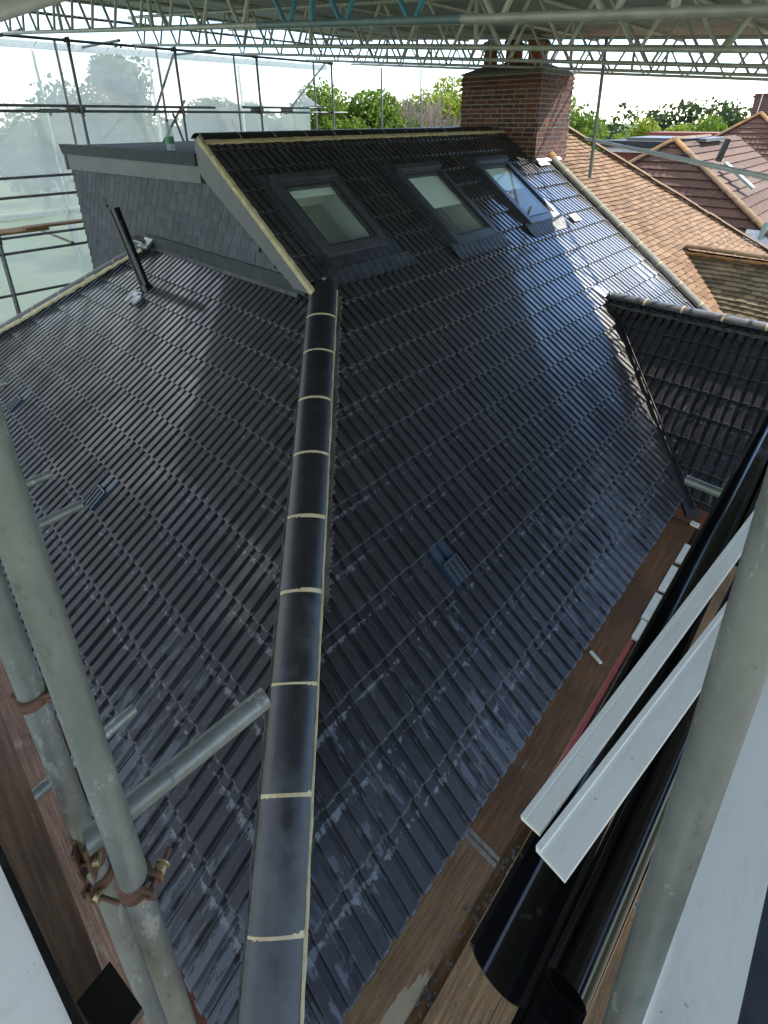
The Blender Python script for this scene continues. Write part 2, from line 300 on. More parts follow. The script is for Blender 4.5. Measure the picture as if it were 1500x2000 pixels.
def bottle_mat():
    m, nt, b = nodes('clear_plastic'); b.inputs['Base Color'].default_value = (.75, .85, .9, 1); b.inputs['Roughness'].default_value = .1
    tp = N(nt, 'ShaderNodeBsdfTransparent'); tp.inputs[0].default_value = (.85, .93, .95, 1); mx = N(nt, 'ShaderNodeMixShader'); mx.inputs[0].default_value = .65
    nt.links.new(b.outputs[0], mx.inputs[1]); nt.links.new(tp.outputs[0], mx.inputs[2]); nt.links.new(mx.outputs[0], nt.nodes['Material Output'].inputs[0]); return m
M['bottle'] = bottle_mat()
M['label'] = simple('green_paper_label', (.05, .22, .12), (.12, .30, .2), 20, .6)
M['cap'] = simple('blue_cap', (.03, .08, .25), (.04, .1, .3), 8, .4)

# ------------------------------------------------------------------ mesh helpers
class MB:
    def __init__(s): s.v = []; s.f = []; s.uv = []; s.pc = []; s.cur = 0.
    def add(s, vs, fs, uvs=None):
        o = len(s.v); s.v += [V(a) for a in vs]
        for f in fs:
            s.f.append([o + i for i in f]); s.pc.append(s.cur)
        s.uv += uvs if uvs else [(0, 0)] * len(vs)
        return s
    def box(s, c, hx, hy, hz):
        c, hx, hy, hz = V(c), V(hx), V(hy), V(hz)
        vs = [c + a * hx + b * hy + d * hz for a in (-1, 1) for b in (-1, 1) for d in (-1, 1)]
        return s.add(vs, [(0, 1, 3, 2), (4, 6, 7, 5), (0, 4, 5, 1), (2, 3, 7, 6), (0, 2, 6, 4), (1, 5, 7, 3)])
    def abox(s, a, b):
        a, b = V(a), V(b); c = (a + b) / 2; h = (b - a) / 2
        return s.box(c, (h.x, 0, 0), (0, h.y, 0), (0, 0, h.z))
    def bar(s, p, q, w, h, up=(0, 0, 1)):
        p, q = V(p), V(q); d = (q - p); x = d.cross(V(up)).normalized(); z = x.cross(d).normalized()
        return s.box((p + q) / 2, d / 2, x * (w / 2), z * (h / 2))
    def tube(s, p, q, r, n=12, cap=True, r2=None, inner=None):
        p, q = V(p), V(q); d = (q - p).normalized(); a = d.orthogonal().normalized(); b = d.cross(a); r2 = r if r2 is None else r2
        vs = []
        for k in range(n):
            t = 2 * math.pi * k / n; o = a * math.cos(t) + b * math.sin(t); vs += [p + o * r, q + o * r2]
        fs = [(2 * k, 2 * ((k + 1) % n), 2 * ((k + 1) % n) + 1, 2 * k + 1) for k in range(n)]
        if inner:       # open pipe with wall
            o = len(vs)
            for k in range(n):
                t = 2 * math.pi * k / n; u = a * math.cos(t) + b * math.sin(t); vs += [p + u * inner, q + u * inner]
            fs += [(o + 2 * k + 1, o + 2 * ((k + 1) % n) + 1, o + 2 * ((k + 1) % n), o + 2 * k) for k in range(n)]
            for e in (0, 1): fs += [(2 * k + e, o + 2 * k + e, o + 2 * ((k + 1) % n) + e, 2 * ((k + 1) % n) + e) for k in range(n)]
        elif cap: fs += [tuple(2 * k for k in range(n))[::-1], tuple(2 * k + 1 for k in range(n))]
        return s.add(vs, fs)
    def sweep(s, prof, p, q, up=(0, 0, 1), closed=True, caps=True):
        # extrude a 2D outline (side, up) from p to q
        p, q = V(p), V(q); d = (q - p).normalized(); x = d.cross(V(up)).normalized(); z = x.cross(d).normalized(); n = len(prof)
        vs = [p + x * a + z * b for a, b in prof] + [q + x * a + z * b for a, b in prof]
        m = n if closed else n - 1
        fs = [(k, (k + 1) % n, n + (k + 1) % n, n + k) for k in range(m)]
        if caps and closed: fs += [tuple(range(n))[::-1], tuple(range(n, 2 * n))]
        return s.add(vs, fs)
    def prism(s, pts, off):
        pts = [V(p) for p in pts]; off = V(off); n = len(pts)
        return s.add(pts + [p + off for p in pts], [tuple(range(n))[::-1], tuple(range(n, 2 * n))] + [(k, (k + 1) % n, n + (k + 1) % n, n + k) for k in range(n)])
    def lathe(s, c, prof, n=16):
        c = V(c); vs = []
        for r, z in prof:
            for k in range(n):
                t = 2 * math.pi * k / n; vs.append(c + V((r * math.cos(t), r * math.sin(t), z)))
        fs = [(i * n + k, i * n + (k + 1) % n, (i + 1) * n + (k + 1) % n, (i + 1) * n + k) for i in range(len(prof) - 1) for k in range(n)]
        return s.add(vs, fs)
    def mesh(s, name, mat, origin=(0, 0, 0), smooth=False):
        o = V(origin); me = bpy.data.meshes.new(name); me.from_pydata([v - o for v in s.v], [], s.f)
        ul = me.uv_layers.new(name='UVMap'); idx = [0] * len(me.loops); me.loops.foreach_get('vertex_index', idx)
        flat = []
        for i in idx: flat += s.uv[i]
        ul.data.foreach_set('uv', flat)
        at = me.attributes.new('piece', 'FLOAT', 'FACE'); at.data.foreach_set('value', s.pc)
        if smooth: me.polygons.foreach_set('use_smooth', [True] * len(me.polygons))
        me.materials.append(mat if not isinstance(mat, str) else M[mat])
        if smooth:
            try: me.set_sharp_from_angle(angle=math.radians(40))
            except Exception: pass
        me.update(); return me
def link(name, me, parent=None, loc=None, mw=None):
    o = bpy.data.objects.new(name, me); COL.objects.link(o)
    if parent is not None: o.parent = parent
    if mw is not None: o.matrix_local = mw
    elif loc is not None: o.location = loc
    return o
ORG = {}
def empty(name, loc, label, cat, group=None):
    o = bpy.data.objects.new(name, None); COL.objects.link(o); o.location = loc; o.empty_display_size = .2
    o['label'] = label; o['category'] = cat
    if group: o['group'] = group
    ORG[o.name] = V(loc); return o
def org(p):
    while p.parent: p = p.parent
    return ORG.get(p.name, V(p.location))
def part(name, mb, mat, parent, smooth=False, kind=None, label=None):
    o = link(name, mb.mesh(name, mat, org(parent), smooth), parent)
    if kind: o['kind'] = kind
    if label: o['label'] = label
    return o
def single(name, mb, mat, loc, label, cat, group=None, smooth=False, kind=None):
    o = link(name, mb.mesh(name, mat, loc, smooth), None, loc)
    o['label'] = label; o['category'] = cat
    if group: o['group'] = group
    if kind: o['kind'] = kind
    ORG[o.name] = V(loc); return o
def structure(name, mb, mat):
    o = link(name, mb.mesh(name, mat)); o['kind'] = 'structure'; return o
ORD = ['first', 'second', 'third', 'fourth', 'fifth', 'sixth', 'seventh', 'eighth', 'ninth', 'tenth', 'eleventh', 'twelfth']
TP, CPH, SPH = math.tan(.6454091), math.cos(.6454091), math.sin(.6454091)
G, W = .312, .2048647

# ------------------------------------------------------------------ ground
def ground():
    b = MB(); b.add([(-900, -900, -6.5), (900, -900, -6.5), (900, 900, -6.5), (-900, 900, -6.5)], [(0, 1, 2, 3)]); structure('ground', b, 'grass')
    b = MB(); b.add([(-9, -9, -6.49), (14, -9, -6.49), (14, 20, -6.49), (-9, 20, -6.49)], [(0, 1, 2, 3)]); structure('driveway', b, 'drive')
ground()

# ------------------------------------------------------------------ house
house = empty('house', (0, 0, -6.5), 'black tiled hip roof house with dormer, gable and three skylights under the scaffold roof', 'house')
nR = V((SPH, 0, CPH)); nL = V((0, -SPH, CPH))
def frame(X, Y, Z, o=(0, 0, 0)):
    return Matrix(((X[0], Y[0], Z[0], o[0]), (X[1], Y[1], Z[1], o[1]), (X[2], Y[2], Z[2], o[2]), (0, 0, 0, 1)))
FR = frame((0, 1, 0), (-CPH, 0, SPH), nR)                      # local x along eaves, y up the slope, z out
FL = frame((1, 0, 0), (0, CPH, SPH), nL)
WY, WZ, WX = 5.29, .068, -.09                                  # wing ridge
FW = frame((1, 0, 0), (0, CPH, SPH), nL, (0, WY, WZ))
TX = [0.006, .085, .115, .385, .415, .565, .595, .865, .895, .988]; TZ = [0, 0, 1, 1, .08, .08, 1, 1, 0, .1]
def tile_mb(mb=None, T=None, sc=(W, G), lap=.075, hgt=.023, th=.03):
    mb = mb or MB(); w, g = sc; vs = []; uv = []
    for j, (yy, dz) in enumerate(((g + lap, -th * (1 + lap / g)), (0, 0))):
        for fx, fz in zip(TX, TZ):
            vs.append(V((fx * w, yy, dz + fz * hgt - .004))); uv.append((fx, 1 - yy / g if j == 0 else 1.0))
    uv = [(u, (-.24 if i < 10 else 1.)) for i, (u, _) in enumerate(uv)]
    for fx, fz in zip(TX, TZ):
        vs.append(V((fx * w, .004, fz * hgt * .4 - .004 - th))); uv.append((fx, 1.6))
    n = len(TX)
    fs = [(n + k, n + k + 1, k + 1, k) for k in range(n - 1)] + [(2 * n + k, 2 * n + k + 1, n + k + 1, n + k) for k in range(n - 1)]
    fs += [(0, n, 2 * n), (n - 1, 2 * n - 1, 3 * n - 1)[::-1]]
    if T is not None: vs = [T @ v for v in vs]
    return mb.add(vs, fs, uv)
def clip_mb(mb, planes):
    """cut a builder's mesh with planes (point, outward normal): keeps the inside"""
    bm = bmesh.new(); vv = [bm.verts.new(v) for v in mb.v]; ul = bm.loops.layers.uv.new('UVMap')
    for f in mb.f:
        fc = bm.faces.new([vv[i] for i in f])
        for l, i in zip(fc.loops, f): l[ul].uv = mb.uv[i]
    for p, n in planes:
        bmesh.ops.bisect_plane(bm, geom=bm.verts[:] + bm.edges[:] + bm.faces[:], plane_co=p, plane_no=n, clear_outer=True)
    out = MB(); bm.verts.index_update(); fs = []; vs = []; uv = []
    for f in bm.faces:
        ids = []
        for l in f.loops:
            ids.append(len(vs)); vs.append(l.vert.co.copy()); uv.append(tuple(l[ul].uv))
        fs.append(ids)
    bm.free(); out.add(vs, fs, uv); return out
HIPN = V((-1, -1, 0)).normalized()
WIN = [(1.44, 2.31, -2.88, -1.79), (3.30, 4.21, -2.86, -1.54), (5.04, 5.93, -2.86, -1.54)]   # y0,y1,s0,s1 of the skylights
def in_win(y, s, m=0): return any(a - m < y < b + m and c - m < s < d + m for a, b, c, d in WIN)
VENTS_R = [(-.0, 0)]
tiles = []       # (sort key, matrix, mb or None)
LAPU = .075
def lay(FM, rows, xoff, cols, planes_of, skip=None, key=None):
    for s0 in rows:
        for c in cols:
            x0 = xoff + c * W
            T = FM @ Matrix.Translation((x0, -s0, 0))
            jit = Matrix.Translation((random.uniform(-.0009, .0009), random.uniform(-.004, .004), random.uniform(-.001, .0015))) @ Matrix.Rotation(random.uniform(-.0018, .0018), 4, 'Z') @ Matrix.Rotation(random.uniform(-.0022, .0015), 4, 'X')
            ctr = T @ V((W / 2, G / 2, 0))
            if skip and skip(ctr, x0, s0): continue
            corners = [T @ V((a, b, 0)) for a in (0, W) for b in (0, G + LAPU)]
            pl = planes_of(ctr); ins = True; out = False
            for p, n in pl:
                d = [(q - p).dot(n) for q in corners]
                if min(d) > 0: out = True
                if max(d) > 0: ins = False
            if out: continue
            tiles.append(((ctr - CP).length, T @ jit, None if ins else pl))
def planes_R(c):
    pl = [(V((0, 0, 0)), HIPN), (V((0, 7.36, 0)), V((0, 1, 0))), (V((-2.97, 0, 0)), V((-1, 0, 0)))]
    if c.x < -1.16: pl = [(V((0, 1.075, 0)), V((0, -1, 0)))] + pl[1:]
    if c.x > WX - .1:
        if c.y < WY: pl.append((V((WX, WY, 0)), V((1, 1, 0)).normalized()))
        else: pl.append((V((WX, WY, 0)), V((1, -1, 0)).normalized()))
    return pl
VR = (.206 * 1, )
def skip_R(c, y0, s0):
    yy, ss = c.y, -c.z / SPH
    if in_win(yy, ss, .02): return True
    for a, b, s_, d in WIN:                        # apron below each skylight
        if a - .02 < yy < b + .02 and d - .05 < ss < d + .10: return True
    if abs(y0 - (W * (0 + 2.206))) < .01 and abs(s0 - G * (1 + 2.944)) < .01: return True       # vent tile goes here
    if c.x < -2.2 and c.y > 6.85: return True
    return False
lay(FR, [G * (k + .944) for k in range(-13, 7)], W * .206, range(-12, 38), planes_R, skip_R)
VENT_L = [(9, 2), (21, 2)]
def skip_L(c, x0, s0):
    for cx, rw in VENT_L:
        if abs(x0 - (-W * (cx + .6734))) < .01 and abs(s0 - G * (rw + 1.902)) < .01: return True
    return False
lay(FL, [G * (k + .902) for k in range(-4, 7)], -W * .6734, range(-36, 14), lambda c: [(V((0, 0, 0)), -HIPN), (V((-5.75, 0, 0)), V((-1, 1, 0)).normalized()), (V((0, 1.075, 0)), V((0, 1, 0)))], skip_L)
lay(FW, [G * (k + .30) for k in range(0, 8)], .03, range(-1, 16), lambda c: [(V((WX + .035, WY, 0)), V((-1, -1, 0)).normalized()), (V((0, WY, 0)), V((0, 1, 0)))])
tiles.sort(key=lambda t: t[0])
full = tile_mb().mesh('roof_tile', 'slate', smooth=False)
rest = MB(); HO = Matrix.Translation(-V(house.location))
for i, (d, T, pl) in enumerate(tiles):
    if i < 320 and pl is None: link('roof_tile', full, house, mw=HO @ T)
    else:
        t = tile_mb(None, T)
        if pl is not None: t = clip_mb(t, pl)
        if not t.f: continue
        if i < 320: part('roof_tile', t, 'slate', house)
        else:
            rest.cur = random.random(); rest.add(t.v, t.f, t.uv)
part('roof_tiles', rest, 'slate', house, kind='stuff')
# underlay just below the tiles, open at the skylights
def underlay():
    b = MB(); zz = -.045
    ys = sorted({-2.0, 1.07, 7.38} | {v for w in WIN for v in w[:2]}); ss = sorted({-3.72, -1.5, 2.1} | {v for w in WIN for v in w[2:]})
    for i in range(len(ys) - 1):
        for j in range(len(ss) - 1):
            if in_win((ys[i] + ys[i + 1]) / 2, (ss[j] + ss[j + 1]) / 2): continue
            if ys[i] < 1.07 and ss[j] < -1.5: continue
            b.add([FR @ V((y, -s, zz)) for y, s in ((ys[i], ss[j + 1]), (ys[i + 1], ss[j + 1]), (ys[i + 1], ss[j]), (ys[i], ss[j]))], [(0, 1, 2, 3)])
    b = clip_mb(b, [(V((.02, -.02, 0)), HIPN)])
    l = MB(); l.add([V((x, y, y * TP - .05)) for x, y in ((1.68, -1.70), (0, 0), (-1.06, 1.06), (-4.65, 1.06), (-7.42, -1.70))], [(0, 1, 2, 3, 4)])
    l.add([V((x, y, WZ + (y - WY) * TP - .05)) for x, y in ((WX, WY), (4.2, WY), (4.2, 3.45), (1.72, 3.45))], [(0, 3, 2, 1)])
    l.add([V((x, y, WZ - (y - WY) * TP - .03)) for x, y in ((WX, WY), (4.2, WY), (4.2, 7.2), (1.9, 7.2))], [(0, 1, 2, 3)])
    l.add([V((-2.97, 1.25, 2.19)), V((-2.97, 7.4, 2.19)), V((-7.7, 7.4, -1.37)), V((-7.7, 1.25, -1.37))], [(0, 1, 2, 3)])
    b.add(l.v, l.f); part('roof_underlay', b, 'black', house)
underlay()
# hip tiles on the long hip
def half_round(p, q, r, up, n=9, th=.014, span=1.05, flat=.75):
    """a curved ridge tile from p to q"""
    p, q, up = V(p), V(q), V(up); d = (q - p).normalized(); x = d.cross(up).normalized(); z = x.cross(d).normalized(); b = MB(); vs = []
    for e in (p, q):
        for rr in (r, r - th):
            for k in range(n):
                t = -span + 2 * span * k / (n - 1); vs.append(e + x * (math.sin(t) * rr) + z * ((math.cos(t) - math.cos(span)) * rr * flat))
    fs = []
    for k in range(n - 1):
        fs += [(k, k + 1, 2 * n + k + 1, 2 * n + k), (n + k + 1, n + k, 3 * n + k, 3 * n + k + 1), (k + 1, k, n + k, n + k + 1), (2 * n + k, 2 * n + k + 1, 3 * n + k + 1, 3 * n + k)]
    fs += [(0, 2 * n, 3 * n, n), (n - 1, 2 * n - 1, 4 * n - 1, 3 * n - 1)]
    return b.add(vs, fs)
hd = V((1, -1, -TP)); hl = hd.length; hu = hd / hl
jt = [-1.93, -1.509, -1.101, -.623, -.146, .324, .794, 1.279, 1.752, 2.235, 2.70]
hup = V((SPH, -SPH, CPH * 2)).normalized()
for a, c in zip(jt[:-1], jt[1:]):
    off = hup * .012 + V((random.uniform(-.003, .003), random.uniform(-.003, .003), random.uniform(0, .004)))
    part('hip_tile', half_round(hu * a + off, hu * (c - .012) + off, .146, hup), 'hip', house, True)
for c in jt[1:-1]:
    jj = random.uniform(-.004, .004); part('mortar_joint', half_round(hu * (c - .017 + jj) + hup * random.uniform(.011, .016), hu * (c + .005 - jj) + hup * .014, .1475, hup, th=.03, n=15), 'mortar', house, True)
def mortar_strip(p, q, w, up, amp=.012, n=40, lift=.0, h=.03):
    p, q, up = V(p), V(q), V(up); d = (q - p); x = d.cross(up).normalized(); z = x.cross(d).normalized(); vs = []
    for k in range(n + 1):
        c = p + d * (k / n); a1 = w / 2 + random.uniform(-amp, amp); a2 = w / 2 + random.uniform(-amp, amp)
        vs += [c - x * a1, c - x * a1 * .75 + z * (h + lift), c + x * a2 * .75 + z * (h + lift), c + x * a2]
    fs = []
    for k in range(n):
        o = 4 * k; fs += [(o + j, o + 4 + j, o + 5 + j, o + 1 + j) for j in range(3)]
    return MB().add(vs, fs)
pr = V((1, 1, 0)).normalized()
part('bedding_mortar', mortar_strip(hu * -1.86 + pr * .132 - hup * .012, hu * 2.7 + pr * .132 - hup * .012, .016, hup, .003, 60, h=.02), 'mortar', house)
part('stained_bedding', mortar_strip(hu * -1.8 + pr * .15 - hup * .03, hu * .9 + pr * .15 - hup * .03, .05, hup, .016, 240, h=.026), 'mortar_dirty', house)
part('stained_bedding', mortar_strip(hu * -1.6 - pr * .135 - hup * .02, hu * 2.7 - pr * .135 - hup * .02, .03, hup, .006, 60, h=.01), 'mortar_dirty', house)
# far-left hip
lh0, lhd = V((-4.72, 1.03, .80)), V((-1, -1, -TP)); lhu = lhd.normalized(); lup = V((-SPH, -SPH, CPH * 2)).normalized()
for k in range(8):
    a, c = .0 + k * .46, (k + 1) * .46
    part('hip_tile', half_round(lh0 + lhu * a + lup * .02, lh0 + lhu * (c - .012) + lup * .02, .13, lup), 'hip', house, True)
    part('mortar_joint', half_round(lh0 + lhu * (c - .014) + lup * .022, lh0 + lhu * (c + .002) + lup * .022, .132, lup, th=.03), 'mortar', house, True)
sd_ = V((1, -1, 0)).normalized()
part('bedding_mortar', mortar_strip(lh0 + sd_ * .14 - lup * .02, lh0 + lhu * 3.7 + sd_ * .14 - lup * .02, .055, V((.1, -.9, .7)), .012, 80, h=.02), 'mortar', house)
# ridge
ys = [1.07 + .452 * k for k in range(13)]
for a, c in zip(ys[:-1], ys[1:]):
    part('ridge_tile', half_round((-2.985, a, 2.185), (-2.985, min(c, 6.8) - .01, 2.185), .165, (0, 0, 1), flat=.8), 'hip', house, True)
    if c < 6.8: part('mortar_joint', half_round((-2.985, c - .012, 2.186), (-2.985, c + .003, 2.186), .1665, (0, 0, 1), th=.03, flat=.8), 'mortar_grey', house, True)
part('bedding_mortar', mortar_strip((-2.845, 1.07, 2.15), (-2.845, 6.8, 2.15), .06, nR, .008, 130, h=.022), 'mortar', house)
# gable verge: bedding mortar, barge board
vb0, vb1 = V((-2.93, 1.055, 2.2)), V((-1.17, 1.055, .875))
part('bedding_mortar', mortar_strip(vb0, vb1, .05, nR, .006, 40, lift=0, h=.02), 'mortar', house)
b = MB(); b.prism([vb0 + V((0, -.02, -.02)), vb1 + V((0.03, -.02, -.02)), vb1 + V((-.28, -.02, 0.0)), V((-2.86, 1.035, 1.76)), V((-2.99, 1.035, 1.86)), V((-2.99, 1.035, 2.2))], (0, .035, 0)); part('barge_board', b, 'fascia', house)
b = MB(); b.prism([vb0 + V((0, .0, .0)), vb1, vb1 + V((0, 0, -.035)), vb0 + V((0, 0, -.035))], (0, -.025, 0)); part('verge_mortar', b, 'mortar', house)
# dormer / gable wall
GY = 1.10
wall = MB(); wall.prism([(-7.03, GY, -1.4), (-1.25, GY, -.2), (-1.25, GY, .80), (-2.97, GY, 2.12), (-2.97, GY, 2.0), (-7.03, GY, 2.0)], (0, .12, 0))
wall.abox((-7.03, GY + .12, -1.4), (-6.93, 6.6, 1.95)); part('gable_wall', wall, 'black', house)
b = MB(); b.abox((-7.12, GY - .06, 1.955), (-2.95, 7.3, 2.02)); part('flat_roof', b, 'felt', house)
b = MB(); b.prism([(-7.24, GY - .085, 2.035), (-3.0, GY - .085, 2.045), (-3.0, GY - .085, 1.915), (-7.17, GY - .085, 1.895)], (0, .1, 0)); part('flat_roof_edge', b, 'felt', house)
b = MB(); b.prism([(-7.10, GY - .055, 1.90), (-2.985, GY - .055, 1.915), (-2.985, GY - .055, 1.735), (-7.07, GY - .055, 1.665)], (0, .05, 0)); part('fascia_board', b, 'fascia', house)
b = MB(); b.abox((-7.18, GY - .07, 1.66), (-7.1, 6.6, 1.9)); part('fascia_board', b, 'fascia', house)
hung = []
tw, tg = .168, .118
for r in range(0, 22):
    z0 = 1.60 - r * tg; off = (tw / 2 if r % 2 else 0)
    for c in range(0, 38):
        x0 = -7.06 + c * tw - off
        xb = -2.97 + (1.86 - (z0 + tg / 2)) / TP + .02 if z0 < 1.75 else -2.97
        zl = .80
        if x0 > xb + .03: continue
        # wall meets the roof at z = .82 right of the left hip, and runs down behind the hip further left
        if x0 > -4.75 and z0 + tg < .80: continue
        if x0 <= -4.75 and z0 + tg < .80 - (-4.75 - x0) * .0 - 1.75: continue
        w2 = tw - .007
        if x0 < -7.06: w2 -= (-7.06 - x0); x0 = -7.06
        hung.append((x0 > -4.9 or z0 > .2, x0, z0, w2))
hung.sort(key=lambda t: -t[0])
hm = {}
HR = MB()
for i, (_, x0, z0, w2) in enumerate(hung):
    def hb(mb, ox, oz):
        y1 = GY - .012; return mb.prism([(ox, y1 - .034, oz - .006), (ox + w2, y1 - .034, oz - .006), (ox + w2, y1 - .002, oz + tg + .02), (ox, y1 - .002, oz + tg + .02)], (0, .012, 0))
    jx, jz = random.uniform(-.002, .002), random.uniform(-.004, .004)
    if i < 300:
        k = round(w2, 3)
        if k not in hm: hm[k] = hb(MB(), 0, 0).mesh('hung_tile', 'hung')
        link('hung_tile', hm[k], house, mw=HO @ Matrix.Translation((x0 + jx, 0, z0 + jz)))
    else: HR.cur = random.random(); hb(HR, x0 + jx, z0 + jz)
part('hung_tiles', HR, 'hung', house, kind='stuff')
b = MB(); b.abox((-6.06, GY - .045, 1.20), (-5.88, GY - .03, 1.31)); part('wall_vent', b, 'lead', house)
# side (rear) hung tiles seen edge on
b = MB()
for r in range(22):
    z0 = 1.60 - r * tg; b.prism([(-7.03, GY - .03, z0 - .006), (-7.03, 6.6, z0 - .006), (-7.03, 6.6, z0 + tg), (-7.03, GY - .03, z0 + tg)], (-.03 + .0, 0, -.004))
part('rear_hung_tiles', b, 'hung', house, kind='stuff')
# lead flashings
def lead_apron(a0, a1, n, FM, s_top, s_bot, scal=.015, per=.1024, z0=.02, zb=.022):
    """strip of lead dressed over the tile ribs, lower edge scalloped"""
    b = MB(); vs = []; m = int((a1 - a0) / per * 4)
    for k in range(m + 1):
        x = a0 + (a1 - a0) * k / m; ph = (k % 4); rib = (.5, 1, .5, 0)[ph]
        vs += [FM @ V((x, -s_top, z0 + .03)), FM @ V((x, -(s_top * .35 + s_bot * .65), zb + rib * .006)), FM @ V((x, -(s_bot + rib * scal), zb - .004 + rib * .009)), FM @ V((x, -(s_bot + rib * scal) - .002, zb - .018))]
    fs = [(4 * k + j, 4 * k + j + 1, 4 * k + j + 5, 4 * k + j + 4) for k in range(m) for j in range(3)]
    return b.add(vs, [f[::-1] for f in fs])
part('lead_flashing', lead_apron(-4.66, -1.13, 0, FL, -1.80, -1.56), 'lead', house, True)
part('lead_upstand', MB().abox((-4.66, GY - .05, .82), (-1.3, GY - .03, .97)), 'lead', house)
b = MB()
for k in range(34):
    x = -4.58 + k * .1024; b.box(FL @ V((x, 1.552, .052)), FL.to_3x3() @ V((.02, 0, 0)), FL.to_3x3() @ V((0, .016, 0)), FL.to_3x3() @ V((0, 0, .005)))
part('lead_edge_clips', b, 'newlead', house, kind='stuff')
b = MB(); b.box((-4.72, .98, .90), (.10, .05, -.02), (-.05, .09, .0), (0, 0, .012)); b.box((-4.60, 1.0, .86), (.12, 0, .0), (0, .06, .05), (0, -.01, .012)); part('hip_saddle', b, 'newlead', house)
for a, c, s0, s1 in WIN:
    part('lead_apron', lead_apron(a - .12, c + (.12 if c < 3 else .1), 0, FR, s1 - .03, s1 + .20), 'lead', house, True)
part('lead_flashing', lead_apron(1.30, 2.48, 0, FR, -1.62, -1.46, .02), 'lead', house, True)
# skylights (frame > sash, pane)
R3 = FR.to_3x3()
def rbox(mb, y0, y1, s0, s1, z0, z1, cut=None):
    return mb.box(FR @ V(((y0 + y1) / 2, -(s0 + s1) / 2, (z0 + z1) / 2)), R3 @ V(((y1 - y0) / 2, 0, 0)), R3 @ V((0, (s1 - s0) / 2, 0)), R3 @ V((0, 0, (z1 - z0) / 2)))
for i, (a, c, s0, s1) in enumerate(WIN):
    fr = MB(); t = .085
    rbox(fr, a, a + t, s0, s1, -.03, .075); rbox(fr, c - t, c, s0, s1, -.03, .075); rbox(fr, a + t, c - t, s0, s0 + .10, -.03, .085); rbox(fr, a + t, c - t, s1 - .10, s1, -.03, .07)
    rbox(fr, a - .09, a, s0 - .05, s1 + .05, -.03, .018); rbox(fr, c, c + .09, s0 - .05, s1 + .05, -.03, .018); rbox(fr, a - .09, c + .09, s0 - .13, s0, -.03, .03)
    rbox(fr, a - .004, c + .004, s0 - .03, s0 + .05, .085, .115); rbox(fr, a + .02, c - .02, s1 - .03, s1 + .015, .03, .05)
    o = part('skylight_frame', fr, 'frame', house, label=['skylight nearest the gable with a dark glass', 'middle skylight with half drawn pale blind', 'skylight nearest the chimney mirroring blue sky'][i])
    sa = MB(); u = t + .03
    for q in ((a + t, a + u, s0 + .10, s1 - .10), (c - u, c - t, s0 + .10, s1 - .10), (a + u, c - u, s0 + .10, s0 + .13), (a + u, c - u, s1 - .13, s1 - .10)): rbox(sa, *q, .02, .062)
    so_ = part('sash', sa, 'lead', o)
    g_ = MB(); g_.add([FR @ V((y_, -s_, .047)) for y_, s_ in ((a + u, s1 - .13), (c - u, s1 - .13), (c - u, s0 + .13), (a + u, s0 + .13))], [(0, 1, 2, 3)]); part('glass_pane', g_, 'glass', o)
    sh = MB(); e = .0
    for q in ((a + t - .02, a + t, s0 + .08, s1 - .08), (c - t, c - t + .02, s0 + .08, s1 - .08), (a + t, c - t, s0 + .06, s0 + .08), (a + t, c - t, s1 - .08, s1 - .06)): rbox(sh, *q, -.30, .0)
    part('reveal', sh, 'interior', o)
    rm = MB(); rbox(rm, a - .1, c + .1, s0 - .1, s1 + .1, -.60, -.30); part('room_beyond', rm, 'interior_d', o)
    bl = MB()
    if i == 1: rbox(bl, a + u, c - u, s0 + .13, s0 + .13 + (s1 - s0) * .42, .0, .006)
    elif i == 0: rbox(bl, a + u, c - u, s0 + .13, s0 + .24, .0, .006)
    else: rbox(bl, a + u, c - u, s0 + .13, s0 + .6, .0, .006)
    part('roller_blind', bl, 'blind', o)
# vent tiles
def vent_tile(FM, x0, s0, name='vent_tile'):
    T = FM @ Matrix.Translation((x0, -s0, 0)); o = part(name, tile_mb(None, T), 'vent', house)
    T3 = T.to_3x3(); bx = lambda mb, x, y, z, hx, hy, hz: mb.box(T @ V((x, y, z)), T3 @ V((hx, 0, 0)), T3 @ V((0, hy, 0)), T3 @ V((0, 0, hz)))
    c = MB(); bx(c, W * .5, .085, .012, W * .36, .085, .010); part('vent_opening', c, 'black', o)
    c = MB()
    for fx in (.14, .38, .62, .86): bx(c, W * fx, .085, .018, .005, .085, .012)
    bx(c, W * .5, .172, .018, W * .37, .005, .012); part('vent_rib', c, 'vent', o)
vent_tile(FR, W * 2.206, G * 3.944)
for cx, rw in VENT_L: vent_tile(FL, -W * (cx + .6734), G * (rw + 1.902))
# soil vent pipe through the L slope
b = MB(); b.tube((-3.86, .62, .42), (-4.12, .52, 1.42), .055, 16, True, .058, .05); b.tube((-3.86, .62, .44), (-3.88, .612, .52), .075, 16, True, .065); vp = part('vent_pipe', b, 'blackpvc', house, True)
b = MB()
for k in range(16):
    b.box(FL @ V((-3.87 + random.uniform(-.13, .12), .62 + random.uniform(-.09, .05), .035 + random.uniform(0, .02))), V((random.uniform(.02, .05), 0, 0)), V((0, random.uniform(.02, .04), .02)), V((0, -.004, .008)))
part('pipe_flashing', b, 'newlead', house)
# valley to the cross wing
vd = V((1.87, -1.89, -1.407)); v0 = V((WX, WY, WZ))
b = MB(); nrm = V((0, 0, 1))
b.prism([v0 + V((-.04, -.04, .02)), v0 + V((.06, .06, .02)), v0 + vd * 1.04 + V((.06, .06, .02)), v0 + vd * 1.04 + V((-.04, -.04, .02))], (0, 0, -.05)); part('valley_trough', b, 'black', house)
b = MB(); b.bar(v0 + V((.03, .03, .05)), v0 + vd * 1.03 + V((.03, .03, .05)), .008, .03); part('valley_upstand', b, 'lead', house)
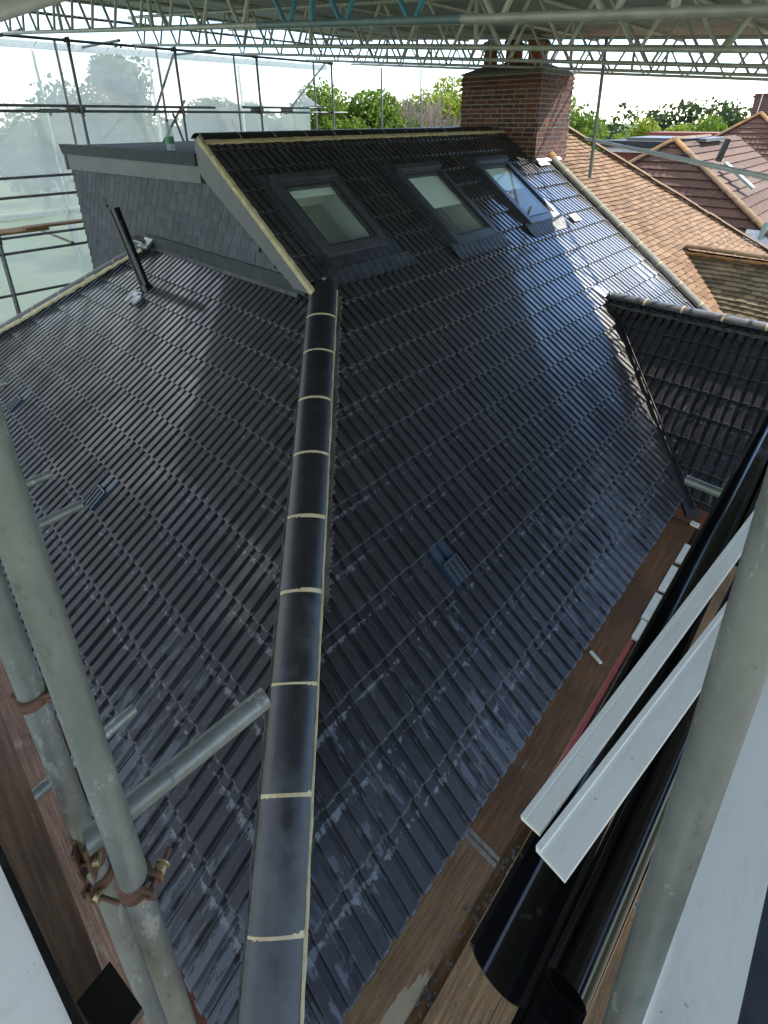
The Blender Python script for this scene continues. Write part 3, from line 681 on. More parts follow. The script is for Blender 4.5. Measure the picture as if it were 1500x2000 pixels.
# wing ridge
for k in range(9):
    a = WX + .10 + k * .46
    part('ridge_tile', half_round((a, WY, WZ + .02), (a + .448, WY, WZ + .02), .135, (0, 0, 1), flat=.8), M.setdefault('ridge_sunlit', simple('sunlit_dark_ridge', (.05, .05, .05), (.13, .13, .125), 7, .45, 0, .2)), house, True)  # black ridge tiles coloured greyer, sunlight put into the base colour
    part('mortar_joint', half_round((a + .444, WY, WZ + .022), (a + .47, WY, WZ + .022), .1375, (0, 0, 1), th=.03, flat=.8), 'mortar', house, True)
part('bedding_mortar', mortar_strip((WX + .12, WY - .13, WZ - .065), (4.2, WY - .13, WZ - .065), .05, nL, .01, 80, h=.012), 'mortar_dirty', house)
b = MB(); b.box(V((-.17, WY - .02, .13)), (.11, .0, -.05), (0, .09, 0), (.01, 0, .012)); part('lead_saddle', b, 'newlead', house)
# gap filling / comb of cut tiles under the wing ridge catches the sun
b = MB()
for k in range(40):
    x = .10 + k * .1024; b.box(FW @ V((x, -.20, .018)), V((.031, 0, 0)), FW.to_3x3() @ V((0, .06, 0)), FW.to_3x3() @ V((0, 0, .008)))
part('ridge_edge_battens', b, 'slate', house, kind='stuff')
# party line capping
pl0, pl1 = V((-2.27, 7.39, 1.72)), V((1.35, 7.39, -1.01)); pd = (pl1 - pl0); n_ = 10
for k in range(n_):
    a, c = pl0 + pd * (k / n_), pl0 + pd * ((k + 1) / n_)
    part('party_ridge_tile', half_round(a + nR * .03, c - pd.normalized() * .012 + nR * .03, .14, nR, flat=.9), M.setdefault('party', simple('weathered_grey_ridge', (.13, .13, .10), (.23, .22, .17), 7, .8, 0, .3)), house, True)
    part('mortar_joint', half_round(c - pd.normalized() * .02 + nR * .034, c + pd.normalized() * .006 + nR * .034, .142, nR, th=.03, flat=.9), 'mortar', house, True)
part('bedding_mortar', mortar_strip(pl0 + V((0, -.15, -.02)), pl1 + V((0, -.15, -.02)), .05, nR, .006, 60, h=.02), 'mortar_grey', house)
b = MB(); b.lathe((-2.30, 7.40, 1.74), [(0, .09), (.10, .08), (.17, .02), (.20, -.1)], 14); part('mortar_cap', b, 'lichen_o', house, True)
b = MB(); b.box(FR @ V((6.35, 1.46, .03)), R3 @ V((.11, 0, 0)), R3 @ V((0, .07, 0)), R3 @ V((0, 0, .008))); part('lead_patch', b, 'newlead', house)
b = MB(); b.box(FR @ V((6.98, 2.70, .035)), R3 @ V((.16, 0, 0)), R3 @ V((0, .06, 0)), R3 @ V((0, 0, .006))); part('chimney_flashing', b, 'newlead', house)
# body
b = MB()
b.abox((-7.5, -1.5, -6.5), (1.5, 7.38, -1.42)); b.abox((1.5, 3.7, -6.5), (4.0, 6.9, -1.42)); part('house_wall', b, M.setdefault('wallbrick', simple('brown_brick_wall', (.12, .05, .035), (.2, .09, .06), 12, .9, 0, .3)), house)
b = MB(); b.abox((1.60, -1.62, -1.46), (1.68, 3.4, -1.36)); b.abox((-7.5, -1.66, -1.46), (1.6, -1.58, -1.36)); part('eaves_fascia', b, 'black', house)
# chimney
CX0, CX1, CY0, CY1, CZ0, CZ1 = -3.80, -2.20, 6.79, 7.95, 1.2, 3.08
b = MB(); b.abox((CX0 + .005, CY0 + .005, CZ0), (CX1 - .005, CY1 - .005, CZ1)); chim = part('chimney', b, 'mortar_grey', house)
bw, bh, j = .205, .058, .018
brickm = {}
def brick(x0, x1, y0, y1, z0):
    k = (round(x1 - x0, 3), round(y1 - y0, 3))
    if k not in brickm: brickm[k] = MB().abox((0, 0, 0), (x1 - x0, y1 - y0, bh)).mesh('brick', 'brick')
    link('brick', brickm[k], chim, mw=HO @ Matrix.Translation((x0, y0, z0)) @ Matrix.Rotation(random.uniform(-.008, .008), 4, 'Z'))
r = 0; z = 1.32
while z < CZ1 - bh:
    out = .0
    if z > CZ1 - .24: out = .012
    x = CX0 - out; first = True; off = bw if r % 2 == 0 else bw * .5
    ln = off if r % 2 else bw
    while x < CX1 + out - .02:
        e = min(x + ln, CX1 + out)
        if z > 2.17 - max(0, x + 2.97) * TP - .1 or x < -2.9: brick(x, e - .0, CY0 - out, CY0 - out + .06, z)
        x = e + j; ln = bw if random.random() > .12 else bw * .5
    y = CY0 - out + .06 + j; ln = bw * .45 if r % 2 else bw * .75
    while y < CY1 + out - .02:
        e = min(y + ln, CY1 + out)
        if z > 1.5: brick(CX1 + out - .06, CX1 + out, y, e, z)
        y = e + j; ln = bw
    z += bh + j; r += 1
b = MB(); b.prism([(CX0 - .02, CY0 - .02, 3.085), (CX1 + .02, CY0 - .02, 3.085), (CX1 + .02, CY1 + .02, 3.085), (CX0 - .02, CY1 + .02, 3.085)], (0, 0, .03))
b.add([(CX0 - .01, CY0 - .01, 3.115), (CX1 + .01, CY0 - .01, 3.115), (CX1 + .01, CY1 + .01, 3.115), (CX0 - .01, CY1 + .01, 3.115), (CX0 + .35, CY0 + .35, 3.27), (CX1 - .35, CY0 + .35, 3.27), (CX1 - .35, CY1 - .35, 3.27), (CX0 + .35, CY1 - .35, 3.27)], [(0, 1, 5, 4), (1, 2, 6, 5), (2, 3, 7, 6), (3, 0, 4, 7), (4, 5, 6, 7)])
part('flaunching', b, 'flaunch', chim)
for k, (x, y) in enumerate(((-3.45, 7.15), (-2.98, 7.12), (-2.55, 7.15), (-3.2, 7.6), (-2.7, 7.6))):
    part('chimney_pot', MB().lathe((x, y, 3.2), [(.15, 0), (.15, .06), (.125, .08), (.115, .30), (.14, .32), (.14, .37), (.10, .37), (.10, .1)], 16), 'pot', chim, True)
    part('pot_cowl', MB().lathe((x, y, 3.57), [(.155, 0), (.16, .02), (.13, .06), (.05, .09), (0, .095)], 16), 'flaunch', chim, True)
b = MB(); b.box((-2.17, 7.25, 1.68), (.03, 0, -.0225), (0, .42, 0), (.008, 0, .02)); part('lead_soaker', b, 'newlead', chim)

# water bottle on the flat roof
bo = (-3.82, 1.17, 2.046)
wb = empty('water_bottle', bo, 'clear plastic water bottle standing on the flat roof edge beside the gable', 'bottle')
part('bottle_body', MB().lathe(bo, [(.0, 0), (.043, 0), (.046, .02), (.046, .19), (.042, .21), (.03, .255), (.016, .29), (.015, .315)], 18), 'bottle', wb, True)
part('bottle_cap', MB().lathe(bo, [(.0, .335), (.018, .335), (.018, .31)], 14), 'cap', wb, True)
part('bottle_label', MB().lathe(bo, [(.0475, .075), (.0475, .15)], 18), 'label', wb, True)

# ------------------------------------------------------------------ neighbour (tan plain tiles)
nb = empty('neighbour_house', (-.5, 10, -6.5), 'neighbouring house with sunlit tan plain tile hip roof beyond the chimney', 'house')
NO = Matrix.Translation(-V(nb.location)); pt = []
def lay_plain(FM, x0, x1, s0, s1, planes_of, w=.168, g=.1, store=None):
    r = 0; s = s1
    while s > s0:
        off = (w / 2 if r % 2 else 0); x = x0 - off
        while x < x1:
            T = FM @ Matrix.Translation((x, -s, 0)); c = T @ V((w / 2, g / 2, 0)); pl = planes_of(c)
            cs = [T @ V((a, b_, 0)) for a in (0, w) for b_ in (0, g)]; ins = True; out = False
            for p, n in pl:
                d = [(q - p).dot(n) for q in cs]; out |= min(d) > 0; ins &= max(d) <= 0
            if not out:
                sag = .012 * math.sin(x * 2.1 + s * .7) + .006 * math.sin(x * 5.3 - s * 3)
                J = Matrix.Translation((random.uniform(-.003, .003), random.uniform(-.006, .006) + sag, random.uniform(0, .005))) @ Matrix.Rotation(random.gauss(0, .012), 4, 'Z') @ Matrix.Rotation(random.uniform(-.03, .02), 4, 'X')
                pt.append(((c - CP).length, T @ J, None if ins else pl, store))
            x += w
        s -= g; r += 1
def plain_mb(T=None, w=.164, g=.1):
    th = .022; vs = [(0, 0, 0), (w, 0, 0), (w, g + .03, -th * 1.3), (0, g + .03, -th * 1.3), (0, .002, -th * 1.4), (w, .002, -th * 1.4)]
    vs = [V(v) for v in vs]; vs += [V((w * .5, 0, .004)), V((w * .5, g + .03, -th * 1.3 + .004)), V((w * .5, .002, -th * 1.4 + .004))]
    if T: vs = [T @ v for v in vs]
    return MB().add(vs, [(0, 6, 7, 3), (6, 1, 2, 7), (4, 8, 6, 0), (8, 5, 1, 6), (0, 3, 4), (1, 5, 2)])
NW = 9.02
def planes_N(c):
    pl = [(V((0, 7.42, 0)), V((0, -1, 0))), (V((-2.97, 9.10, 0)), V((-1, 1, 0)).normalized()), (V((-2.97, 0, 0)), V((-1, 0, 0)))]
    if c.x > -.14: pl.append((V((-.14, NW, 0)), V((1, 1, 0)).normalized()) if c.y < NW else (V((-.14, NW, 0)), V((1, -1, 0)).normalized()))
    return pl
lay_plain(FR, 7.42, 14.2, -3.7, 2.2, planes_N, store='tan')
FNW = frame((1, 0, 0), (0, CPH, SPH), nL, (0, NW, .10))
lay_plain(FNW, -.2, 4.6, .12, 2.4, lambda c: [(V((-.14, NW, 0)), V((-1, -1, 0)).normalized()), (V((0, NW, 0)), V((0, 1, 0))), (V((4.5, 0, 0)), V((1, 0, 0)))], store='tanold')
pt.sort(key=lambda t: t[0])
pm = {'tan': plain_mb().mesh('plain_tile', 'tan'), 'tanold': plain_mb().mesh('plain_tile', 'tanold')}
rst = {'tan': MB(), 'tanold': MB()}
ni = 0
for d, T, pl, st in pt:
    if ni < 300 and pl is None and (st == 'tan' or ni % 3 == 0): link('plain_tile', pm[st], nb, mw=NO @ T); ni += 1
    else:
        t = plain_mb(T)
        if pl is not None: t = clip_mb(t, pl)
        if t.f: rst[st].cur = random.random(); rst[st].add(t.v, t.f, t.uv)
for st in rst: part('plain_tiles', rst[st], st, nb, kind='stuff')
b = MB(); zz = -.035
b.add([FR @ V((y, -s, zz)) for y, s in ((7.4, 2.1), (13.6, 2.1), (9.12, -3.72), (7.4, -3.72))], [(0, 1, 2, 3)])
b.add([V((x, y, .10 + (y - NW) * TP - .035)) for x, y in ((-.14, NW), (4.5, NW), (4.5, 7.3), (1.6, 7.3))], [(0, 3, 2, 1)])
b.add([V((x, y, .10 - (y - NW) * TP - .02)) for x, y in ((-.14, NW), (4.5, NW), (4.5, 10.8), (1.7, 10.8))], [(0, 1, 2, 3)])
b.add([V((-2.97, 9.12, 2.19)), V((1.7, 13.8, -1.35)), V((-7.6, 13.8, -1.35))], [(0, 1, 2)]); b.add([V((-2.97, 9.12, 2.19)), V((-7.6, 13.8, -1.35)), V((-7.6, 7.4, -1.35)), V((-2.97, 7.4, 2.19))], [(0, 1, 2, 3)])
part('roof_underlay', b, 'black', nb)
nh0, nhd = V((-2.97, 9.12, 2.26)), V((1, 1, -TP)); nhu = nhd.normalized(); nup = V((SPH, SPH, 2 * CPH)).normalized()
for k in range(19):
    o = V((0, 0, random.uniform(-.012, .012))); part('hip_tile', half_round(nh0 + nhu * (k * .33) + o, nh0 + nhu * (k * .33 + .325) + o, .125, nup), 'lichen', nb, True)
for k in range(3): o = V((-2.97, 7.9 + k * .42, 2.25)); part('ridge_tile', half_round(o, o + V((0, .41, 0)), .125, (0, 0, 1)), 'lichen', nb, True)
for k in range(11):
    o = V((-.14 + k * .42, NW, .12 + random.uniform(-.012, .012))); part('ridge_tile', half_round(o, o + V((.413, 0, 0)), .13, (0, 0, 1), flat=1.0), 'lichen', nb, True)
part('bedding_mortar', mortar_strip((-.1, NW - .15, .05), (4.5, NW - .15, .05), .06, nL, .02, 80, h=.02), 'lichen_o', nb)
b = MB(); b.abox((-7.4, 7.39, -6.5), (1.5, 13.6, -1.42)); b.abox((1.5, 7.42, -6.5), (4.3, 10.6, -1.42)); part('house_wall', b, 'render_w', nb)

# ------------------------------------------------------------------ far house with brown roof
fh = empty('far_house', (-3, 20, -6.5), 'further house with dark brown interlocking tile hips and red tile-hung dormer', 'house')
AP = V((-3.0, 16.7, 1.72))
b = MB(); gz = .24
FE = frame((1, 0, 0), (0, CPH, SPH), nL, AP)
def course_face(FM, half0, slope_half, n, mb, w=.3, g=.33, hgt=.02):
    """stepped courses of a hip face with small rolls; FM origin at the apex"""
    for r in range(n):
        s0, s1 = r * g, (r + 1) * g; a0 = half0[0] - slope_half[0] * s1, half0[1] + slope_half[1] * s1
        m = max(2, int((a0[1] - a0[0]) / .1)); vs = []
        mb.cur = random.random()
        for k in range(m + 1):
            x = a0[0] + (a0[1] - a0[0]) * k / m; rl = (.5 + .5 * math.cos(x * 2 * math.pi / .2)) * hgt
            top = s0 if not (x < half0[0] - slope_half[0] * s0 or x > half0[1] + slope_half[1] * s0) else (abs(x - (half0[0] if x < half0[0] else half0[1])) / slope_half[0 if x < half0[0] else 1])
            vs += [FM @ V((x, -top, -.03 + rl)), FM @ V((x, -s1, rl + .02)), FM @ V((x, -s1 - .004, rl - .03))]
        mb.add(vs, [(3 * k + j, 3 * k + j + 1, 3 * k + j + 4, 3 * k + j + 3) for k in range(m) for j in range(2)])
course_face(FE, (0, 0), (CPH, CPH * 1.25), 17, b)
part('front_slope', b, 'brown', fh, kind=None)
b = MB(); FE2 = frame((0, 1, 0), (-CPH, 0, SPH), nR, AP)
course_face(FE2, (-.0, 7.5), (CPH * .8, 0.001), 17, b); part('side_slope', b, 'brown', fh)
for sx, ln in ((-1, 17), (1.25, 17)):
    for k in range(ln):
        d = V((sx, -1, -TP)); u = d.normalized(); a = AP + V((0, 0, .05)) + u * (k * .42); part('hip_tile', half_round(a, a + u * .415, .14, V((sx * .4, -.4, 1))), 'lichen_o' if k < 2 else 'lichen', fh, True)
for k in range(8): part('ridge_tile', half_round(AP + V((0, k * .45, .05)), AP + V((0, k * .45 + .445, .05)), .14, (0, 0, 1)), 'lichen', fh, True)
b = MB(); b.prism([AP + V((0, 0, -.05)), AP + V((-5, -5, -3.8)), AP + V((-5, 3, -3.8)), AP + V((0, 3, -.05))], (0, 0, -.1)); part('rear_slope', b, 'brown', fh)
b = MB(); b.abox((-8.2, 11.6 + .6, -6.5), (2.6, 24, -2.3)); part('house_wall', b, 'render_w', fh)
# red dormer behind
b = MB(); b.abox((-5.68, 18.3, -.9), (-3.05, 21, 1.22)); part('dormer_wall', b, 'redclad', fh)
for k in range(16): part('cladding_board', MB().abox((-5.70, 18.27, -.7 + k * .12), (-3.05, 18.295, -.7 + k * .12 + .108)), 'redclad', fh)
b = MB(); b.abox((-5.80, 18.16, 1.24), (-3.0, 18.25, 1.40)); part('dormer_white_fascia', b, 'whitetrim', fh)
b = MB(); b.abox((-5.90, 18.05, 1.40), (-2.8, 21.2, 1.62)); part('dormer_flat_roof', b, 'felt', fh)
b = MB(); b.abox((-5.2, 18.6, 1.62), (-2.6, 21.0, 1.72)); part('dormer_roof_deck', b, 'fascia', fh)
# vents and roof light
b = MB(); T3 = FE.to_3x3()
b.tube(FE @ V((3.25, -3.62, 0)), FE @ V((3.25, -3.62, 0)) + V((.05, .1, .42)), .06, 12); b2 = MB(); b2.box(FE @ V((3.2, -3.6, .04)), T3 @ V((.30, 0, 0)), T3 @ V((0, .26, 0)), T3 @ V((0, 0, .01)))
part('vent_pipe', b, M.setdefault('ventgreen', simple('pale_green_pipe', (.22, .34, .28), (.3, .42, .36), 6, .5)), fh, True); part('lead_slate', b2, 'newlead', fh)
b = MB(); q = AP + V((1.35, -.2, -.55)); b.tube(q, q + V((.12, .1, .62)), .085, 12); part('flue_pipe', b, 'blackpvc', fh, True)
b = MB(); b.box(AP + V((1.75, .9, -1.0)), V((.45, -.05, -.34)), V((.0, .14, 0)), V((.02, 0, .03))); part('roof_light', b, 'ventgreen', fh)
# second far roof and chimney on the right edge
fh2 = empty('distant_house', (-2.5, 31, -6.5), 'distant brown roofed house with red brick chimney at the right edge', 'house')
b = MB(); A2 = V((-3.5, 30.5, 2.52)); F3 = frame((1, 0, 0), (0, CPH, SPH), nL, A2)
course_face(F3, (0, 0), (CPH, CPH), 14, b, g=.36); part('front_slope', b, 'brown', fh2)
b = MB(); b.prism([A2, A2 + V((-4.6, -4.6, -3.45)), A2 + V((-4.6, 4, -3.45)), A2 + V((0, 4, -.02))], (0, 0, -.1)); b.prism([A2, A2 + V((0, 4, 0)), A2 + V((4.6, 4, -3.45)), A2 + V((4.6, -4.6, -3.45))], (0, 0, -.1)); part('side_slope', b, 'brown', fh2)
for sx in (-1, 1):
    for k in range(12):
        d = V((sx, -1, -TP)); u = d.normalized(); a = A2 + V((0, 0, .05)) + u * (k * .45); part('hip_tile', half_round(a, a + u * .445, .16, V((sx * .4, -.4, 1))), 'lichen_o' if k < 3 else 'lichen', fh2, True)
b = MB(); b.abox((-4.1, 31.4, 1.2), (-2.0, 32.6, 3.45)); b.abox((-4.16, 31.34, 3.25), (-1.94, 32.66, 3.36)); ch2 = part('chimney', b, 'brick', fh2)
b = MB()
for k in range(28): b.abox((-4.11, 31.39, 1.25 + k * .076), (-1.99, 31.392, 1.25 + k * .076 + .012))
part('mortar_courses', b, 'mortar_grey', ch2)
part('chimney_pot', MB().lathe((-3.2, 32, 3.45), [(.2, 0), (.18, .1), (.16, .55), (.19, .6), (.12, .6)], 12), 'pot', ch2, True)
b = MB(); b.tube((-3.95, 31.36, 1.2), (-3.75, 31.36, 3.4), .03, 8); part('flue_pipe', b, 'whitetrim', ch2)
b = MB(); b.abox((-7, 27, -6.5), (1, 36, -1)); part('house_wall', b, 'render_w', fh2)
b = MB(); b.abox((-8.6, 30.6, -.5), (-5.2, 33, 1.45)); b.abox((-8.7, 30.5, 1.45), (-5.1, 33.1, 1.62)); part('dormer', b, 'redclad', fh2)

# ------------------------------------------------------------------ trees
def leaf_cloud(c, rad, n, size, clumps=9, seed=0, squash=1.):
    rg = random.Random(seed); c = V(c); b = MB(); cs = []
    for k in range(clumps):
        th, ph = rg.uniform(0, 6.283), math.acos(rg.uniform(-.75, 1)); rr = rg.uniform(.35, .78)
        cs.append((V((math.cos(th) * math.sin(ph) * rad[0] * rr, math.sin(th) * math.sin(ph) * rad[1] * rr, math.cos(ph) * rad[2] * rr)), rg.uniform(.30, .52) * (rad[0] + rad[2]) / 2))
    for k in range(n):
        cc, cr_ = rg.choice(cs); d = V((rg.gauss(0, 1), rg.gauss(0, 1), rg.gauss(0, 1))).normalized() * cr_ * (rg.random() ** .38)
        p = c + cc + d; s = size * rg.uniform(.6, 1.5); a = V((rg.gauss(0, 1), rg.gauss(0, 1), rg.gauss(0, .8))).normalized(); e = a.orthogonal().normalized(); e.rotate(Matrix.Rotation(rg.uniform(0, 6.28), 3, a)); f = a.cross(e)
        s *= .68; b.add([p - e * s, p + f * s * .6, p + e * s, p - f * s * .6], [(0, 1, 2, 3)])
    return b
def tree(name, base, top, rad, mat, n, size, label, clumps=9, seed=0, cat='tree'):
    t = empty(name, base, label, cat, 'trees beyond the roofs'); base = V(base); c = V(top) - V((0, 0, rad[2]))
    b = MB(); b.tube(base, c, rad[0] * .09, 9, True, rad[0] * .05)
    rg = random.Random(seed + 5)
    for k in range(7):
        q = c + V((rg.uniform(-.7, .7) * rad[0], rg.uniform(-.7, .7) * rad[1], rg.uniform(-.3, .7) * rad[2])); b.tube(c - V((0, 0, rad[2] * rg.uniform(.2, 1.0))), q, rad[0] * .035, 6, True, rad[0] * .01)
    part('trunk', b, 'bark', t, True); part('crown', leaf_cloud(c, rad, int(n * 1.9), size, clumps, seed), mat, t); return t
def px(x, y, d): return CP + (R0 * ((x - PX) / F) + R1 * ((y - PY) / F) + R2) * d
def tree_at(x, ytop, d, r, mat, n, size, label, seed, name='broadleaf_tree', sq=1.25, clumps=12, cat='tree'):
    p = px(x, ytop, d); return tree(name, (p.x, p.y, -6.5), p, (r, r, r * sq), mat, n, size, label, clumps, seed, cat)
tree_at(655, 150, 31, 2.6, 'leaf1', 7000, .15, 'bright green leafy tree at the torn end of the sheeting', 3)
tree_at(730, 147, 33, 2.9, 'leaf1', 7500, .16, 'broad green tree behind the middle of the ridge', 4)
tree_at(790, 190, 36, 2.4, 'leaf1', 5000, .15, 'lower green tree just left of the bare tree', 5)
tree_at(882, 148, 37, 3.0, 'leaf2', 7000, .16, 'yellow green tree rising directly behind the chimney', 6)
tree_at(1120, 165, 40, 3.4, 'leaf1', 6000, .2, 'tall green tree to the right of the chimney', 7)
tree_at(1150, 262, 30, 2.2, 'leaf1', 5000, .15, 'mid green tree above the tan roof hip', 8)
tree_at(1215, 238, 33, 2.4, 'leaf3', 6000, .15, 'dark green dense tree behind the red dormer', 9, sq=1.6)
tree_at(1192, 283, 21, 1.05, 'leaf2', 5000, .07, 'vivid yellow green bush beside the red dormer', 10, 'garden_shrub', 1.5, 10, 'shrub')
tree_at(1255, 235, 46, 2.6, 'leaf2', 4500, .17, 'pale tree with yellowing top over the dormer roof', 11)
tree_at(1310, 222, 52, 3.4, 'leaf2', 5000, .2, 'light green tree in the gap before the distant house', 12)
tree_at(1385, 215, 55, 3.4, 'leaf1', 5000, .2, 'green tree left of the distant brick chimney', 13)
tree_at(1445, 210, 58, 3.0, 'leaf3', 4500, .2, 'dark tree touching the distant brick chimney', 14)
tree_at(232, 85, 24, 2.3, 'leaf3', 5500, .14, 'dark tree showing dimly through the plastic sheeting', 15, sq=1.3)
tree_at(75, 150, 34, 3.2, 'leaf3', 4500, .2, 'low dark tree behind the left end of the sheeting', 16)
tree_at(420, 168, 36, 2.8, 'leaf3', 4500, .2, 'low dark tree behind the middle of the sheeting', 17)
tree_at(530, 185, 36, 2.6, 'leaf1', 4000, .2, 'green tree behind the right half of the sheeting', 18)
def bare_tree():
    p = px(842, 168, 33); base = V((p.x, p.y, -6.5)); t = empty('bare_tree', base, 'leafless pale twiggy tree between the green trees left of the chimney', 'tree', None); b = MB(); rg = random.Random(3); tw_ = MB()
    def grow(q, d, l, r, lev):
        e = q + d * l; (b if lev < 2 else tw_).tube(q, e, r, 6 if lev < 2 else 4, False, r * .65)
        if lev >= 6: return
        for k in range(4 if 1 < lev < 4 else 3 if lev < 5 else 2):
            nd = (d + V((rg.gauss(0, .33), rg.gauss(0, .33), rg.gauss(.12, .2)))).normalized(); grow(e - d * l * rg.uniform(0, .25), nd, l * rg.uniform(.62, .86), r * .6, lev + 1)
    grow(base, V((0, 0, 1)), 3.5, .17, 0)
    part('trunk', b, 'bark', t); part('twigs', tw_, 'twig', t)
bare_tree()
# thin hedge line far off, one mass
b = MB(); rg = random.Random(9)
for k in range(46):
    a = math.radians(70 + k * 2.6); c = V((CP.x + math.cos(a) * 75, CP.y + math.sin(a) * 75, .9 + rg.uniform(-1.6, 1.2)))
    q = leaf_cloud(c, (4.5, 4.5, 4.2), 700, .42, 6, k); b.add(q.v, q.f)
o = link('distant_treeline', b.mesh('distant_treeline', 'leaf3')); o['kind'] = 'stuff'; o['label'] = 'band of distant trees along the horizon'; o['category'] = 'trees'
b = MB(); rg = random.Random(4)
for k in range(30):
    a = math.radians(88 + k * 1.5); c = V((CP.x + math.cos(a) * 44, CP.y + math.sin(a) * 44, -2.2 + rg.uniform(-1.2, .9)))
    q = leaf_cloud(c, (2.2, 2.2, 3.4), 520, .22, 6, k + 90); b.add(q.v, q.f)
o = link('garden_hedge', b.mesh('garden_hedge', 'leaf1')); o['kind'] = 'stuff'; o['label'] = 'mass of lower garden greenery behind the far roofs'; o['category'] = 'hedge'

# ------------------------------------------------------------------ temporary roof
def zroof(x): return 3.36 - .083 * (x - .58)
tr = empty('temporary_roof', (-2, 2, 3.6), 'grey corrugated metal temporary roof spanning above the whole house', 'temporary roof')
XB, XF, YN, YF = -8.15, 4.5, -3.4, 8.35
nx, ny = 4, 13; lx = (XF - XB) / nx; wy = (YF - YN) / ny
def sheet_mb():
    b = MB(); n = 44; vs = []
    for k in range(n + 1):
        y = (wy + .05) * k / n; z = .014 * math.cos(k * math.pi / 2); vs += [(0, y, z), (lx + .12, y, z - .083 * (lx + .12))]
    return b.add(vs, [(2 * k, 2 * k + 1, 2 * k + 3, 2 * k + 2) for k in range(n)])
sm = sheet_mb().mesh('roof_sheet', 'sheetmetal', smooth=True); TO = Matrix.Translation(-V(tr.location))
for i in range(nx):
    for k in range(ny):
        x = XB + i * lx; link('roof_sheet', sm, tr, mw=TO @ Matrix.Translation((x, YN + k * wy, zroof(x) + .10 + .012 * ((i + k) % 2) + .02 * (nx - i) * .0)))
for k, x in enumerate((-7.6, -6.2, -4.8, -3.4, -2.0, -.6, .8, 2.2, 3.6)):
    part('purlin', MB().tube((x, YN + .1, zroof(x) + .055), (x, YF - .05, zroof(x) + .055), .024, 8), 'beam', tr, True)
beams = [(-1.1, 'nearest lattice beam, crossing the top left corner of the view'), (.9, 'lattice beam with the bright blue painted length above the skylights'), (2.9, 'second lattice beam beyond the blue painted one'), (4.9, 'third lattice beam beyond the blue one, half way to the chimney'),
         (6.85, 'lattice beam crossing in front of the chimney pots'), (8.25, 'farthest lattice beam, on the open edge of the temporary roof')]
def lattice(y, label, x0=-8.3, x1=4.4, dep_=.43, idx=0):
    zb = lambda x: zroof(x) - .46
    zt = lambda x: zroof(x) - .03
    t = empty('lattice_beam', (x0, y, zb(x0)), label, 'beam', 'lattice beams under the temporary roof'); r = .0242
    blue = idx == 1
    xs = [x0, -1.45, .55, x1] if blue else [x0, x1]
    for k in range(len(xs) - 1):
        mt = 'bluegrey' if blue and k == 1 else 'beam'
        part('bottom_chord', MB().tube((xs[k], y, zb(xs[k])), (xs[k + 1], y, zb(xs[k + 1])), r, 14), mt, t, True)
        part('top_chord', MB().tube((xs[k], y, zt(xs[k])), (xs[k + 1], y, zt(xs[k + 1])), r, 14), 'blue' if mt == 'bluegrey' else mt, t, True)
    x = x0 + .1; n = 0; bay = .62
    dm = {}
    while x < x1 - bay:
        mt = 'blue' if blue and -1.45 < x + .2 < .4 else 'beam'
        for a, c in ((x, x + bay * .46), (x + bay * .92, x + bay * .54)):
            if (mt, a < c) not in dm: dm[(mt, a < c)] = MB().tube((0, 0, zt(a) - zb(a)), (c - a, 0, zb(c) - zb(a)), .0165, 8).mesh('diagonal', mt, (0, 0, 0), True)
            o = link('diagonal', dm[(mt, a < c)], t, loc=V((a, y, zb(a))) - V(t.location))
        if n % 4 == 3: part('post', MB().tube((x + bay * .98, y, zb(x + bay)), (x + bay * .98, y, zt(x + bay)), .021, 8), mt, t, True)
        x += bay; n += 1
    return t
for i, (y, lb) in enumerate(beams): lattice(y, lb, idx=i)

# ------------------------------------------------------------------ scaffold tubes
def tubething(name, p, q, label, cat, group, mat='galv', r=.02415, n=20):
    p, q = V(p), V(q); b = MB(); b.tube(p, q, r, n, True, None, r - .004)
    return single(name, b, mat, p, label, cat, group, True)
inner_y = [.10, 1.78, 3.62, 5.42, 7.5, 9.2]; outer_y = [.30, 1.97, 3.84, 5.63, 7.94, 12.2]
for k, y in enumerate(inner_y):
    tubething('scaffold_standard', (-8.2, y, -6.5), (-8.2, y, 3.66 if k < 5 else 3.6), 'dark upright tube of the rear scaffold, %s from the left in the house-side row' % ORD[k], 'scaffold tube', 'rear scaffold standards', 'tube_dark', n=12)
for k, y in enumerate(outer_y):
    tubething('scaffold_standard', (-9.4, y, -6.5), (-9.4, y, 3.76), 'dark upright tube against the sheeting, %s from the left in the outer row' % ORD[k], 'scaffold tube', 'outer scaffold standards', 'tube_dark', n=12)
for (z, y0, y1, nm) in ((3.97, -1, 8.3, 'long tube just under the rear edge of the temporary roof'), (3.61, -1, 7.6, 'long tube along the tops of the rear uprights'), (2.605, -1, 4.35, 'shorter upper guard rail behind the flat roof, left half'), (2.62, 5.0, 7.3, 'shorter upper guard rail behind the ridge, right half'), (2.52, -1, 8.0, 'long guard rail behind the flat roof, level with the bottle'),
                        (1.497, -1, 6, 'rail crossing the sheeting level with the grey fascia'), (1.187, -1, 6, 'rail crossing the sheeting below the grey fascia'), (.545, -1, 6, 'platform edge rail left of the tile-hung wall'), (.285, -1, 6, 'rail just below the rear platform boards'), (-.42, -1, 6, 'lowest rail visible left of the hip')):
    tubething('scaffold_ledger', (-8.2 - .055, y0, z), (-8.2 - .055, y1, z), nm, 'scaffold tube', 'rear scaffold ledgers', 'tube_dark', n=12)
